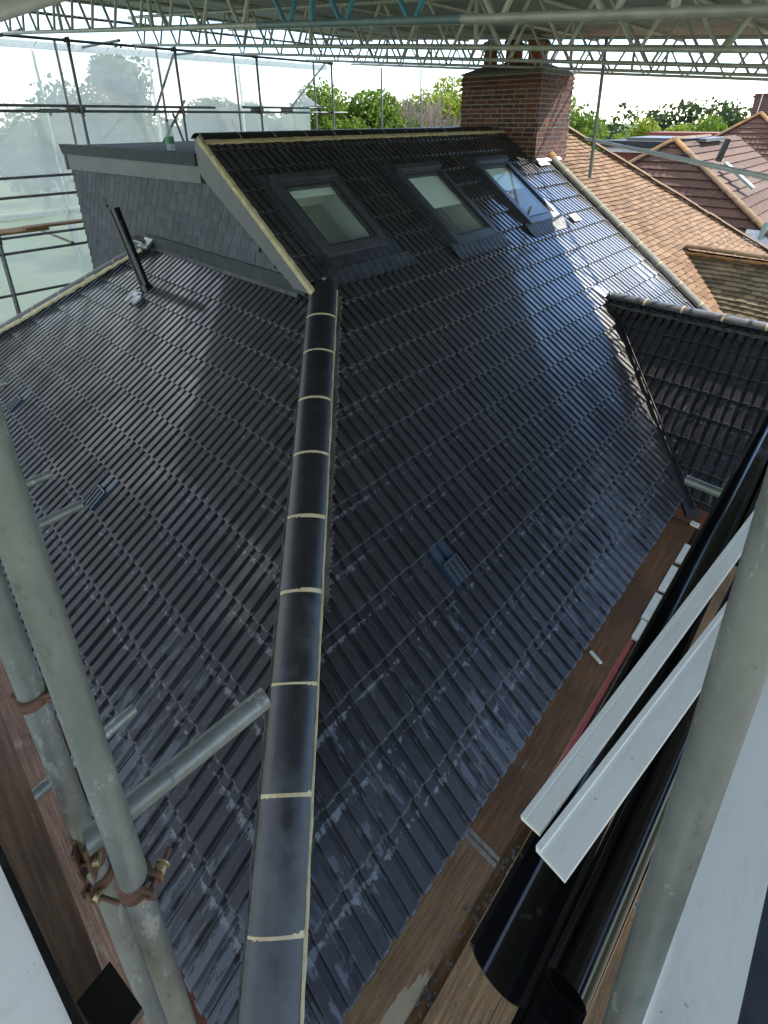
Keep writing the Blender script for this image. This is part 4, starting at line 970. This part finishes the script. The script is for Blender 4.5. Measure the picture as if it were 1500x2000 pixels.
for (y0, y1, z0, z1, nm) in ((3.95, 3.35, 3.6, 2.45, 'diagonal brace crossing left of the ridge, above the guard rail'), (4.05, 2.9, 2.75, 1.2, 'diagonal brace behind the bottle, below the guard rail'), (8.0, 6.6, 3.75, 2.5, 'diagonal brace at the torn end of the sheeting')):
    tubething('scaffold_brace', (-8.9, y0, z0), (-8.9, y1, z1), nm, 'scaffold tube', 'scaffold braces', 'tube_dark', n=12)
tubething('scaffold_brace', (-8.9, 3.75, 2.5), (-8.9, 4.1, 1.2), 'steep brace just left of the bottle below the guard rail', 'scaffold tube', 'scaffold braces', 'tube_dark', n=12)
for k, (y, z) in enumerate(((1.05, 3.66), (2.5, 3.64), (4.3, 3.63))):
    tubething('scaffold_transom', (-7.9, y, z), (-9.6, y, z + .03), 'short cross tube on the rear scaffold top rail, %s from the left' % ORD[k], 'scaffold tube', 'rear scaffold transoms', 'tube_dark', n=12)
tubething('scaffold_transom', (-7.6, 1.0, .44), (-9.5, 1.0, .44), 'cross tube poking out under the rear platform boards', 'scaffold tube', None, 'galv', n=12)
# joint sleeves on the guard rail
for k, (y, z) in enumerate(((1.15, 2.525), (1.55, 2.56), (5.2, 2.57), (6.0, 2.57))):
    b = MB(); b.tube((-8.255, y, z), (-8.255, y + .3, z), .034, 10); b.box((-8.25, y + .15, z - .05), (.02, 0, 0), (0, .012, 0), (0, 0, .03))
    single('tube_sleeve', b, 'galv', (-8.255, y, z), 'sleeve fitting on the rear guard rail, %s from the left' % ORD[k], 'scaffold fitting', 'sleeves on the guard rail', True)
# small couplers at rear nodes
k = 0
for y in inner_y[:5]:
    for z in (3.61, 2.52, .545):
        if z < 2 and y > 1: continue
        b = MB(); b.box((-8.235, y, z), (.05, 0, 0), (0, .035, 0), (0, 0, .035)); b.tube((-8.2, y + .03, z - .09), (-8.2, y + .03, z + .06), .008, 6)
        single('scaffold_coupler', b, 'rust', (-8.23, y, z), 'coupler on the rear scaffold, %s upright at the %s rail' % (ORD[inner_y.index(y)], {3.61: 'top', 2.52: 'guard', .545: 'platform'}[z]), 'scaffold fitting', 'couplers on the rear scaffold')
# rear platform boards
for k, (x, y0, y1, z) in enumerate(((-8.45, -1, .9, .60), (-8.7, -1, .9, .60), (-8.45, .55, 2.2, .65))):
    single('scaffold_board', MB().abox((x - .11, y0, z - .02), (x + .11, y1, z + .02)), 'wood2', (x, y0, z), ['inner plank of the rear platform at the left edge', 'outer plank of the rear platform at the left edge', 'plank of the rear platform against the tile-hung wall'][k], 'scaffold board', 'rear platform planks')
# sheeting
ps = empty('protective_sheeting', (-9.6, 3, 0), 'translucent white plastic sheeting hung on the rear scaffold', 'sheeting')
def sheet_panel(z0, z1, y0, y1, curve=False, x=-9.58):
    b = MB(); ny_, nz = 40, 8; vs = []
    for i in range(ny_ + 1):
        for j in range(nz + 1):
            t = j / nz; yy1 = y1
            if curve: yy1 = y1 - 1.0 * math.sin(math.pi * min(1, max(0, (1 - t)))) ** .9 * .75 - .35 * (1 - t)
            y = y0 + (yy1 - y0) * i / ny_; vs.append((x + .04 * math.sin(y * 3.1 + j * .8) + .03 * math.sin(y * 7 + z0 + j * .3) + .02 * math.sin(y * 13 - j * 1.7), y, z0 + (z1 - z0) * t))
    fs = [(i * (nz + 1) + j, (i + 1) * (nz + 1) + j, (i + 1) * (nz + 1) + j + 1, i * (nz + 1) + j + 1) for i in range(ny_) for j in range(nz)]
    return b.add(vs, fs)
part('sheet_panel', sheet_panel(2.70, 3.60, -2.5, 8.6, True), 'sheeting', ps, True)
part('sheet_panel', sheet_panel(.66, 2.70, -2.5, 7.9, False, -9.60), 'sheeting', ps, True)
part('sheet_panel', sheet_panel(-1.6, .66, -2.5, 6.5, False, -9.56), 'sheeting', ps, True)
for y in (-.4, 1.6, 3.7, 5.8):
    b = MB(); b.abox((-9.555, y, -1.5), (-9.548, y + .045, 3.55)); part('taped_seam', b, 'sheetband', ps)
for k in range(13):
    y = -.2 + k * .62; b = MB(); b.tube((-9.55, y, 3.62), (-9.40, y + .03, 3.70), .006, 5); part('tie_cord', b, 'whitetrim', ps)
for z, y1 in ((3.64, 8.55), (.70, 6.0)):
    b = MB(); b.abox((-9.575, -2.5, z - .065), (-9.565, y1, z + .065)); o = part('eyelet_band', b, 'sheetband', ps)
    b = MB()
    for k in range(64):
        y = -1.5 + k * .16
        if y < y1 - .1: b.tube((-9.562, y, z), (-9.556, y, z), .016, 8)
    part('eyelets', b, 'whitetrim', o, kind='stuff')

# ------------------------------------------------------------------ foreground
AX, AY = 1.918, -1.857
tubething('scaffold_standard', (AX, AY, 1.075), (AX, AY, 4.0), 'thick grey upright tube at lower left, nearest the hip', 'scaffold tube', None, n=28)
tubething('scaffold_standard', (AX + .001, AY - .001, -6.5), (AX + .001, AY - .001, 1.065), 'lower length of grey upright tube below the rusty coupler', 'scaffold tube', None, n=28)
BX, BY = 1.574, -1.895
tubething('scaffold_standard', (BX - .001, BY + .008, -6.5), (BX - .001, BY + .008, 1.62), 'lapped grey upright tube beside the brown plank at far left', 'scaffold tube', None, n=28)
tubething('scaffold_transom', (1.8326, -1.5076, 1.10), (1.815, -1.90, 1.10), 'cut grey tube end pointing over the hip tiles at lower left', 'scaffold tube', None, n=28)
tubething('scaffold_transom', (.70, -1.55, -.05), (.80, -2.35, -.05), 'lower cross tube glimpsed between the brown plank and the lapped upright', 'scaffold tube', None, n=20)
for k, (x, y) in enumerate(((.016, -1.40), (-.379, -1.42), (-1.84, -1.285))):
    tubething('scaffold_transom', (x, y, .60), (x + .06, y - 1.3, .60), ['galvanised tube end over the left slope, closest of the row', 'galvanised tube end over the left slope, second of the row', 'galvanised tube end at the left picture edge, farthest of the row'][k], 'scaffold tube', 'tube ends over the left slope')
tubething('scaffold_standard', (2.652, -1.405, -6.5), (2.652, -1.405, 4.0), 'thick grey upright tube at right between the white boards', 'scaffold tube', None, n=28)
tubething('scaffold_transom', (2.185, .75, .65), (3.6, .73, .65), 'short galvanised tube end pointing at the foot of the valley', 'scaffold tube', None, n=20)
tubething('scaffold_ledger', (-1.42, 7.0, 2.06), (2.75, 1.9, 1.93), 'bright handrail tube slanting across the tan roof on the right', 'scaffold tube', None, 'galv_bright', n=14)
tubething('scaffold_standard', (-.95, 6.26, 1.53), (-.95, 6.26, 3.4), 'hanging tube crossing the handrail in front of the tan roof', 'scaffold tube', None, n=14)
tubething('scaffold_ledger', (-7, -2.05, -1.62), (1.9, -2.05, -1.62), 'thin tube below the planks beside the left eaves', 'scaffold tube', None, 'tube_dark')
tubething('scaffold_ledger', tuple(px(-80, 42, 1.2)), tuple(px(170, -32, 1.6)), 'thick pale tube cutting the top left corner, close to the camera', 'scaffold tube', None, 'galv_bright', n=24)
# couplers by the hip
def bevel(mb, w=.002, seg=2):
    bm = bmesh.new(); vv = [bm.verts.new(v) for v in mb.v]
    for f in mb.f: bm.faces.new([vv[i] for i in f])
    bmesh.ops.bevel(bm, geom=bm.edges[:], offset=w, segments=seg, affect='EDGES', profile=.6)
    o = MB(); bm.verts.index_update(); o.add([v.co.copy() for v in bm.verts], [[v.index for v in f.verts] for f in bm.faces]); bm.free(); return o
def ring(mb, p, ax, r0, r1, h, a0, a1, ref, n=18):
    """part of a band round a tube, from angle a0 to a1 about ax measured from ref"""
    p, ax, ref = V(p), V(ax).normalized(), V(ref).normalized(); u = (ref - ax * ref.dot(ax)).normalized(); w = ax.cross(u); vs = []
    for k in range(n + 1):
        t = a0 + (a1 - a0) * k / n; d = u * math.cos(t) + w * math.sin(t)
        vs += [p + d * r0 - ax * h, p + d * r1 - ax * h * .86, p + d * r1 + ax * h * .86, p + d * r0 + ax * h]
    fs = [(4 * k + q, 4 * k + (q + 1) % 4, 4 * k + 4 + (q + 1) % 4, 4 * k + 4 + q) for k in range(n) for q in range(4)] + [(0, 1, 2, 3), tuple(4 * n + q for q in (3, 2, 1, 0))]
    return mb.add(vs, fs)
def coupler(p, ax, ref, label, h=.022, band='rust', bolt=.055, lug='brassy'):
    p, ax, ref = V(p), V(ax).normalized(), V(ref).normalized(); u = (ref - ax * ref.dot(ax)).normalized(); w = ax.cross(u); r0 = .0243; r1 = .0305
    t = empty('scaffold_coupler', p, label, 'scaffold fitting', 'couplers on the near uprights')
    b = MB(); ring(b, p, ax, r0, r1, h, .35, math.pi - .1, u); part('clamp_half', b, band, t, True)
    b = MB(); ring(b, p, ax, r0, r1, h, math.pi + .1, 2 * math.pi - .35, u); part('clamp_half', b, band, t, True)
    b = MB(); b.tube(p - u * .031 - ax * h * 1.1, p - u * .031 + ax * h * 1.1, .0065, 10); part('hinge_pin', b, 'rust', t, True)
    for sg in (-1, 1):
        b = MB(); b.box(p + u * .036 + w * (.0125 * sg), u * .012, w * .0035, ax * h * .9); part('lug', bevel(b, .002), band, t, True)
    b = MB(); b.tube(p + u * .037 - w * .020, p + u * .037 + w * bolt, .0055, 10); part('bolt', b, 'rust', t, True)
    b = MB(); b.tube(p + u * .037 + w * .0165, p + u * .037 + w * .030, .0115, 6); part('nut', bevel(b, .0012, 1), lug, t, True)
    b = MB(); b.tube(p + u * .037 + w * .030, p + u * .037 + w * .033, .0135, 14); part('washer', b, lug, t, True)
    return t
coupler((AX, AY, 1.06), (0, 0, 1), (.9, .6, 0), 'rusty coupler with brass-coloured nut at the upright joint nearest the hip', .016)
coupler((BX, BY + .008, .72), (0, 0, 1), (.8, -.5, 0), 'long pinkish rusty sleeve clamp on the lapped upright beside the plank', .07, bolt=.03)
coupler((BX, BY + .008, .59), (0, 0, 1), (.5, -.85, 0), 'dark clamp with long bolt below the sleeve clamp', .018, bolt=.085)
coupler((BX, BY + .008, 1.26), (0, 0, 1), (.5, .8, 0), 'small clamp high on the lapped upright beside the plank', .014, 'rust', .03)
# scaffold boards below the right-hand eaves
def board(x0, x1, y0, y1, z, mat, label, along='y', hoop=True, group='planks below the front eaves'):
    b = MB()
    if along == 'y': b.abox((x0, y0, z - .038), (x1, y1, z))
    else: b.abox((x0, y0, z - .038), (x1, y1, z))
    o = single('scaffold_board', b, mat, (x0, y0, z), label, 'scaffold board', group)
    if hoop:
        for e in ((y0, y1) if along == 'y' else (x0, x1)):
            h = MB()
            if along == 'y': h.abox((x0 - .002, e - .012, z - .04), (x1 + .002, e + .012, z + .002))
            else: h.abox((e - .012, y0 - .002, z - .04), (e + .012, y1 + .002, z + .002))
            part('end_hoop', h, 'hoop', o)
    return o
zb_ = -1.50
board(1.665, 1.895, -.295, 3.35, zb_, 'wood', 'wet red-brown plank along the right eaves, upper length')
board(1.665, 1.895, -3.5, -.33, zb_, 'woodp', 'brown plank with dry pale patch along the right eaves, lower length')
board(1.962, 2.185, -.275, 3.35, zb_ + .004, 'wood2', 'upper plank right of the debris gap')
board(1.962, 2.185, -3.5, -.31, zb_ + .004, 'wood2', 'lower plank right of the debris gap, under the gutter end')
board(2.192, 2.43, -.24, 3.35, zb_, 'wood2', 'upper plank third out from the right eaves')
board(2.192, 2.43, -3.5, -.275, zb_, 'wood2', 'lower plank third out from the right eaves')
board(2.45, 2.675, .05, 3.35, zb_ + .003, 'wood2', 'upper plank fourth out from the right eaves')
board(2.45, 2.675, -3.5, .02, zb_ + .003, 'wood2', 'lower plank fourth out from the right eaves')
board(2.695, 2.92, -3.5, 3.3, zb_, 'wood2', 'outermost plank behind the white fascia')
single('scaffold_board', MB().abox((1.85, -3.5, -1.60), (2.02, .1, -1.56)), 'wood2', (1.9, -3.5, -1.6), 'narrow plank lying lower down under the debris gap', 'scaffold board')
# debris in the gap
for k, (y0, y1) in enumerate(((1.86, 2.20), (2.26, 2.62), (2.70, 3.0), (1.62, 1.83))):
    b = MB(); b.abox((1.90 + .004 * k, y0, -1.52), (1.958, y1, -1.494 + .006 * (k % 2))); single('pale_offcut', b, 'offcut', (1.9, y0, -1.52), 'pale offcut in the plank gap, %s from the valley end' % ORD[[2, 1, 0, 3][k]], 'offcut', 'pale offcuts in the plank gap')
b = MB(); b.abox((1.86, 3.30, -1.49), (1.94, 3.36, -1.47)); single('pale_offcut', b, 'offcut', (1.87, 3.3, -1.49), 'lone cream scrap at the foot of the valley', 'offcut')
b = MB(); b.abox((1.912, .1, -1.535), (1.934, 1.6, -1.51)); single('red_strip', b, 'red', (1.92, .1, -1.52), 'thin red plastic strip lying in the gap between planks', 'strip')
b = MB(); rg = random.Random(5)
for k in range(80):
    y = rg.uniform(-1.6, .1); b.box((1.928 + rg.gauss(0, .02), y, -1.493 + rg.uniform(-.01, .008)), (rg.uniform(.003, .010), rg.uniform(-.003, .003), 0), (0, rg.uniform(.003, .011), 0), (0, 0, rg.uniform(.003, .006)))
o = single('mortar_crumbs', b, 'mortar_dirty', (1.93, 0, -1.5), 'mortar crumbs and grit along the gap between planks', 'debris', None, kind='stuff')
b = MB(); b.box((1.775, 1.25, -1.492), (.05, -.02, 0), (.006, .012, 0), (0, 0, .006)); single('mortar_splash', b, 'offcut', (1.775, 1.25, -1.5), 'small pale splinter lying on the wet red-brown plank', 'debris')
tubething('scaffold_ledger', (1.93, -3.5, -1.60), (1.93, 3.4, -1.60), 'tube glimpsed in the gap under the right planks', 'scaffold tube', None, 'tube_dark')
# boards beside the left eaves
gx = 'planks beside the left eaves'
board(-7, 2.3, -1.755, -1.50, zb_ - .1, 'woodred', 'red-brown plank tucked against the left eaves', 'x', False, gx)
board(-7, 2.3, -1.985, -1.765, zb_ - .06, 'woodx', 'brown plank right of the lapped upright, left eaves', 'x', False, gx)
board(-7, 2.3, -2.22, -2.0, zb_ - .06, 'woodx', 'outer brown plank below the left eaves', 'x', False, gx)
# near plank, white panel
single('scaffold_board', MB().abox((.3, -2.16, .86), (2.35, -1.945, .90)), 'woodx', (.3, -2.0, .9), 'near brown plank running up the left edge of the picture', 'scaffold board')
b = MB(); p0, p1 = V((1.35, -2.047, 1.0)), V((2.25, -1.978, 1.0)); n2 = V((-(p1 - p0).y, (p1 - p0).x, 0)).normalized()
b.prism([p0, p1, p1 - n2 * .3, p0 - n2 * .3], (0, 0, .012)); wl = single('white_fascia_board', b, 'whitepvc', tuple(p0), 'white plastic panel in the bottom left corner', 'fascia board')
b = MB(); b.bar(p0 + n2 * .004, p1 + n2 * .004, .012, .03); part('black_edge', b, 'blackpvc', wl)
b = MB(); b.box((1.985, -1.952, .93), (.05, .008, 0), (-.004, .03, 0), (0, 0, .012)); single('black_offcut', b, 'blackpvc', (1.985, -1.95, .92), 'small black plastic offcut on the near brown plank', 'offcut')
# gutters, pipes, fascias stacked on the right
def gutter_prof(r, th=.004, n=12):
    o = [(-math.cos(math.pi * k / n) * r, -math.sin(math.pi * k / n) * r) for k in range(n + 1)]; i = [(-math.cos(math.pi * k / n) * (r - th), -math.sin(math.pi * k / n) * (r - th)) for k in range(n, -1, -1)]
    lip = .006
    return [(-r - .004, lip), (-r - .004, -.004)] + o[1:-1] + [(r + .004, -.004), (r + .004, lip), (r - lip, lip), (r - lip, 0)] + i[1:-1] + [(-r + lip, 0), (-r + lip, lip)]
def gutter(p, q, r, label):
    b = MB(); b.sweep(gutter_prof(r), p, q); return single('gutter_length', b, 'blackpvc', tuple(p), label, 'gutter', 'black gutter lengths', True)
def lerp(a, b, t): return a + (b - a) * t
gutter((2.457, -1.45, .90), (2.452, 1.9, .90), .056, 'black half-round gutter length, open end up, lying under the white boards')
gutter((2.54, .05, .875), (2.50, 2.7, .86), .050, 'black gutter length nearest the valley foot, upper right of the stack')
gutter((2.63, -.30, .86), (2.60, 2.6, .84), .056, 'black gutter length with blue sky sheen, far right of the stack')
def pipe(p, q, r, label):
    b = MB(); b.tube(p, q, r, 28, True, None, r - .004); return single('downpipe_length', b, 'blackpvc', tuple(p), label, 'pipe', 'black downpipes', True)
pipe((2.555, -1.345, .80), (2.60, 1.0, .80), .042, 'black round downpipe with open end beside the gutter')
b = MB(); b.sweep([(-.05, -.004), (.05, -.004), (.05, .03), (.044, .03), (.044, .003), (-.044, .003), (-.044, .03), (-.05, .03)], (2.53, -1.9, .72), (2.60, .6, .72)); single('black_channel', b, 'blackpvc', (2.53, -1.9, .72), 'flat black plastic channel under the round downpipe', 'trim')
def fascia(p, q, w, tilt, label, lip=.03, roll=0.0, mat='whitepvc'):
    c, s_ = math.cos(tilt), math.sin(tilt); pr_ = [(-w / 2, 0), (w / 2, 0), (w / 2, .010), (-w / 2 + .012, .010), (-w / 2 + .012, lip), (-w / 2, lip)]
    pr_ = [(a * c - b_ * s_, a * s_ + b_ * c) for a, b_ in pr_]; b = MB(); b.sweep(pr_, p, q); return single('white_fascia_board', b, mat, tuple(p), label, 'fascia board', 'white fascia boards', False)
fascia((2.402, -1.242, .965), (2.70, 1.6, .985), .048, .22, 'narrow white fascia lying left of the pair over the gutter', .012)
fascia((2.465, -1.274, .968), (2.66, .10, .975), .070, .1, 'wider white fascia with lipped edge, right of the pair over the gutter', .018)
fascia((2.609, -.642, .885), (2.64, .8, .885), .042, .0, 'white fascia end half hidden behind the right upright', .012)
fascia((2.728, -1.75, 1.0), (2.735, .9, 1.0), .124, .1, 'broad white fascia right of the upright tube', .02)
b = MB(); b.abox((2.785, -1.8, .93), (3.05, .8, .945)); b.abox((2.785, -1.8, .945), (2.80, .8, .955)); single('dark_panel', b, 'darkpvc', (2.79, -1.8, .93), 'scuffed dark board at the bottom right edge', 'board')
print('objects', len(bpy.data.objects))
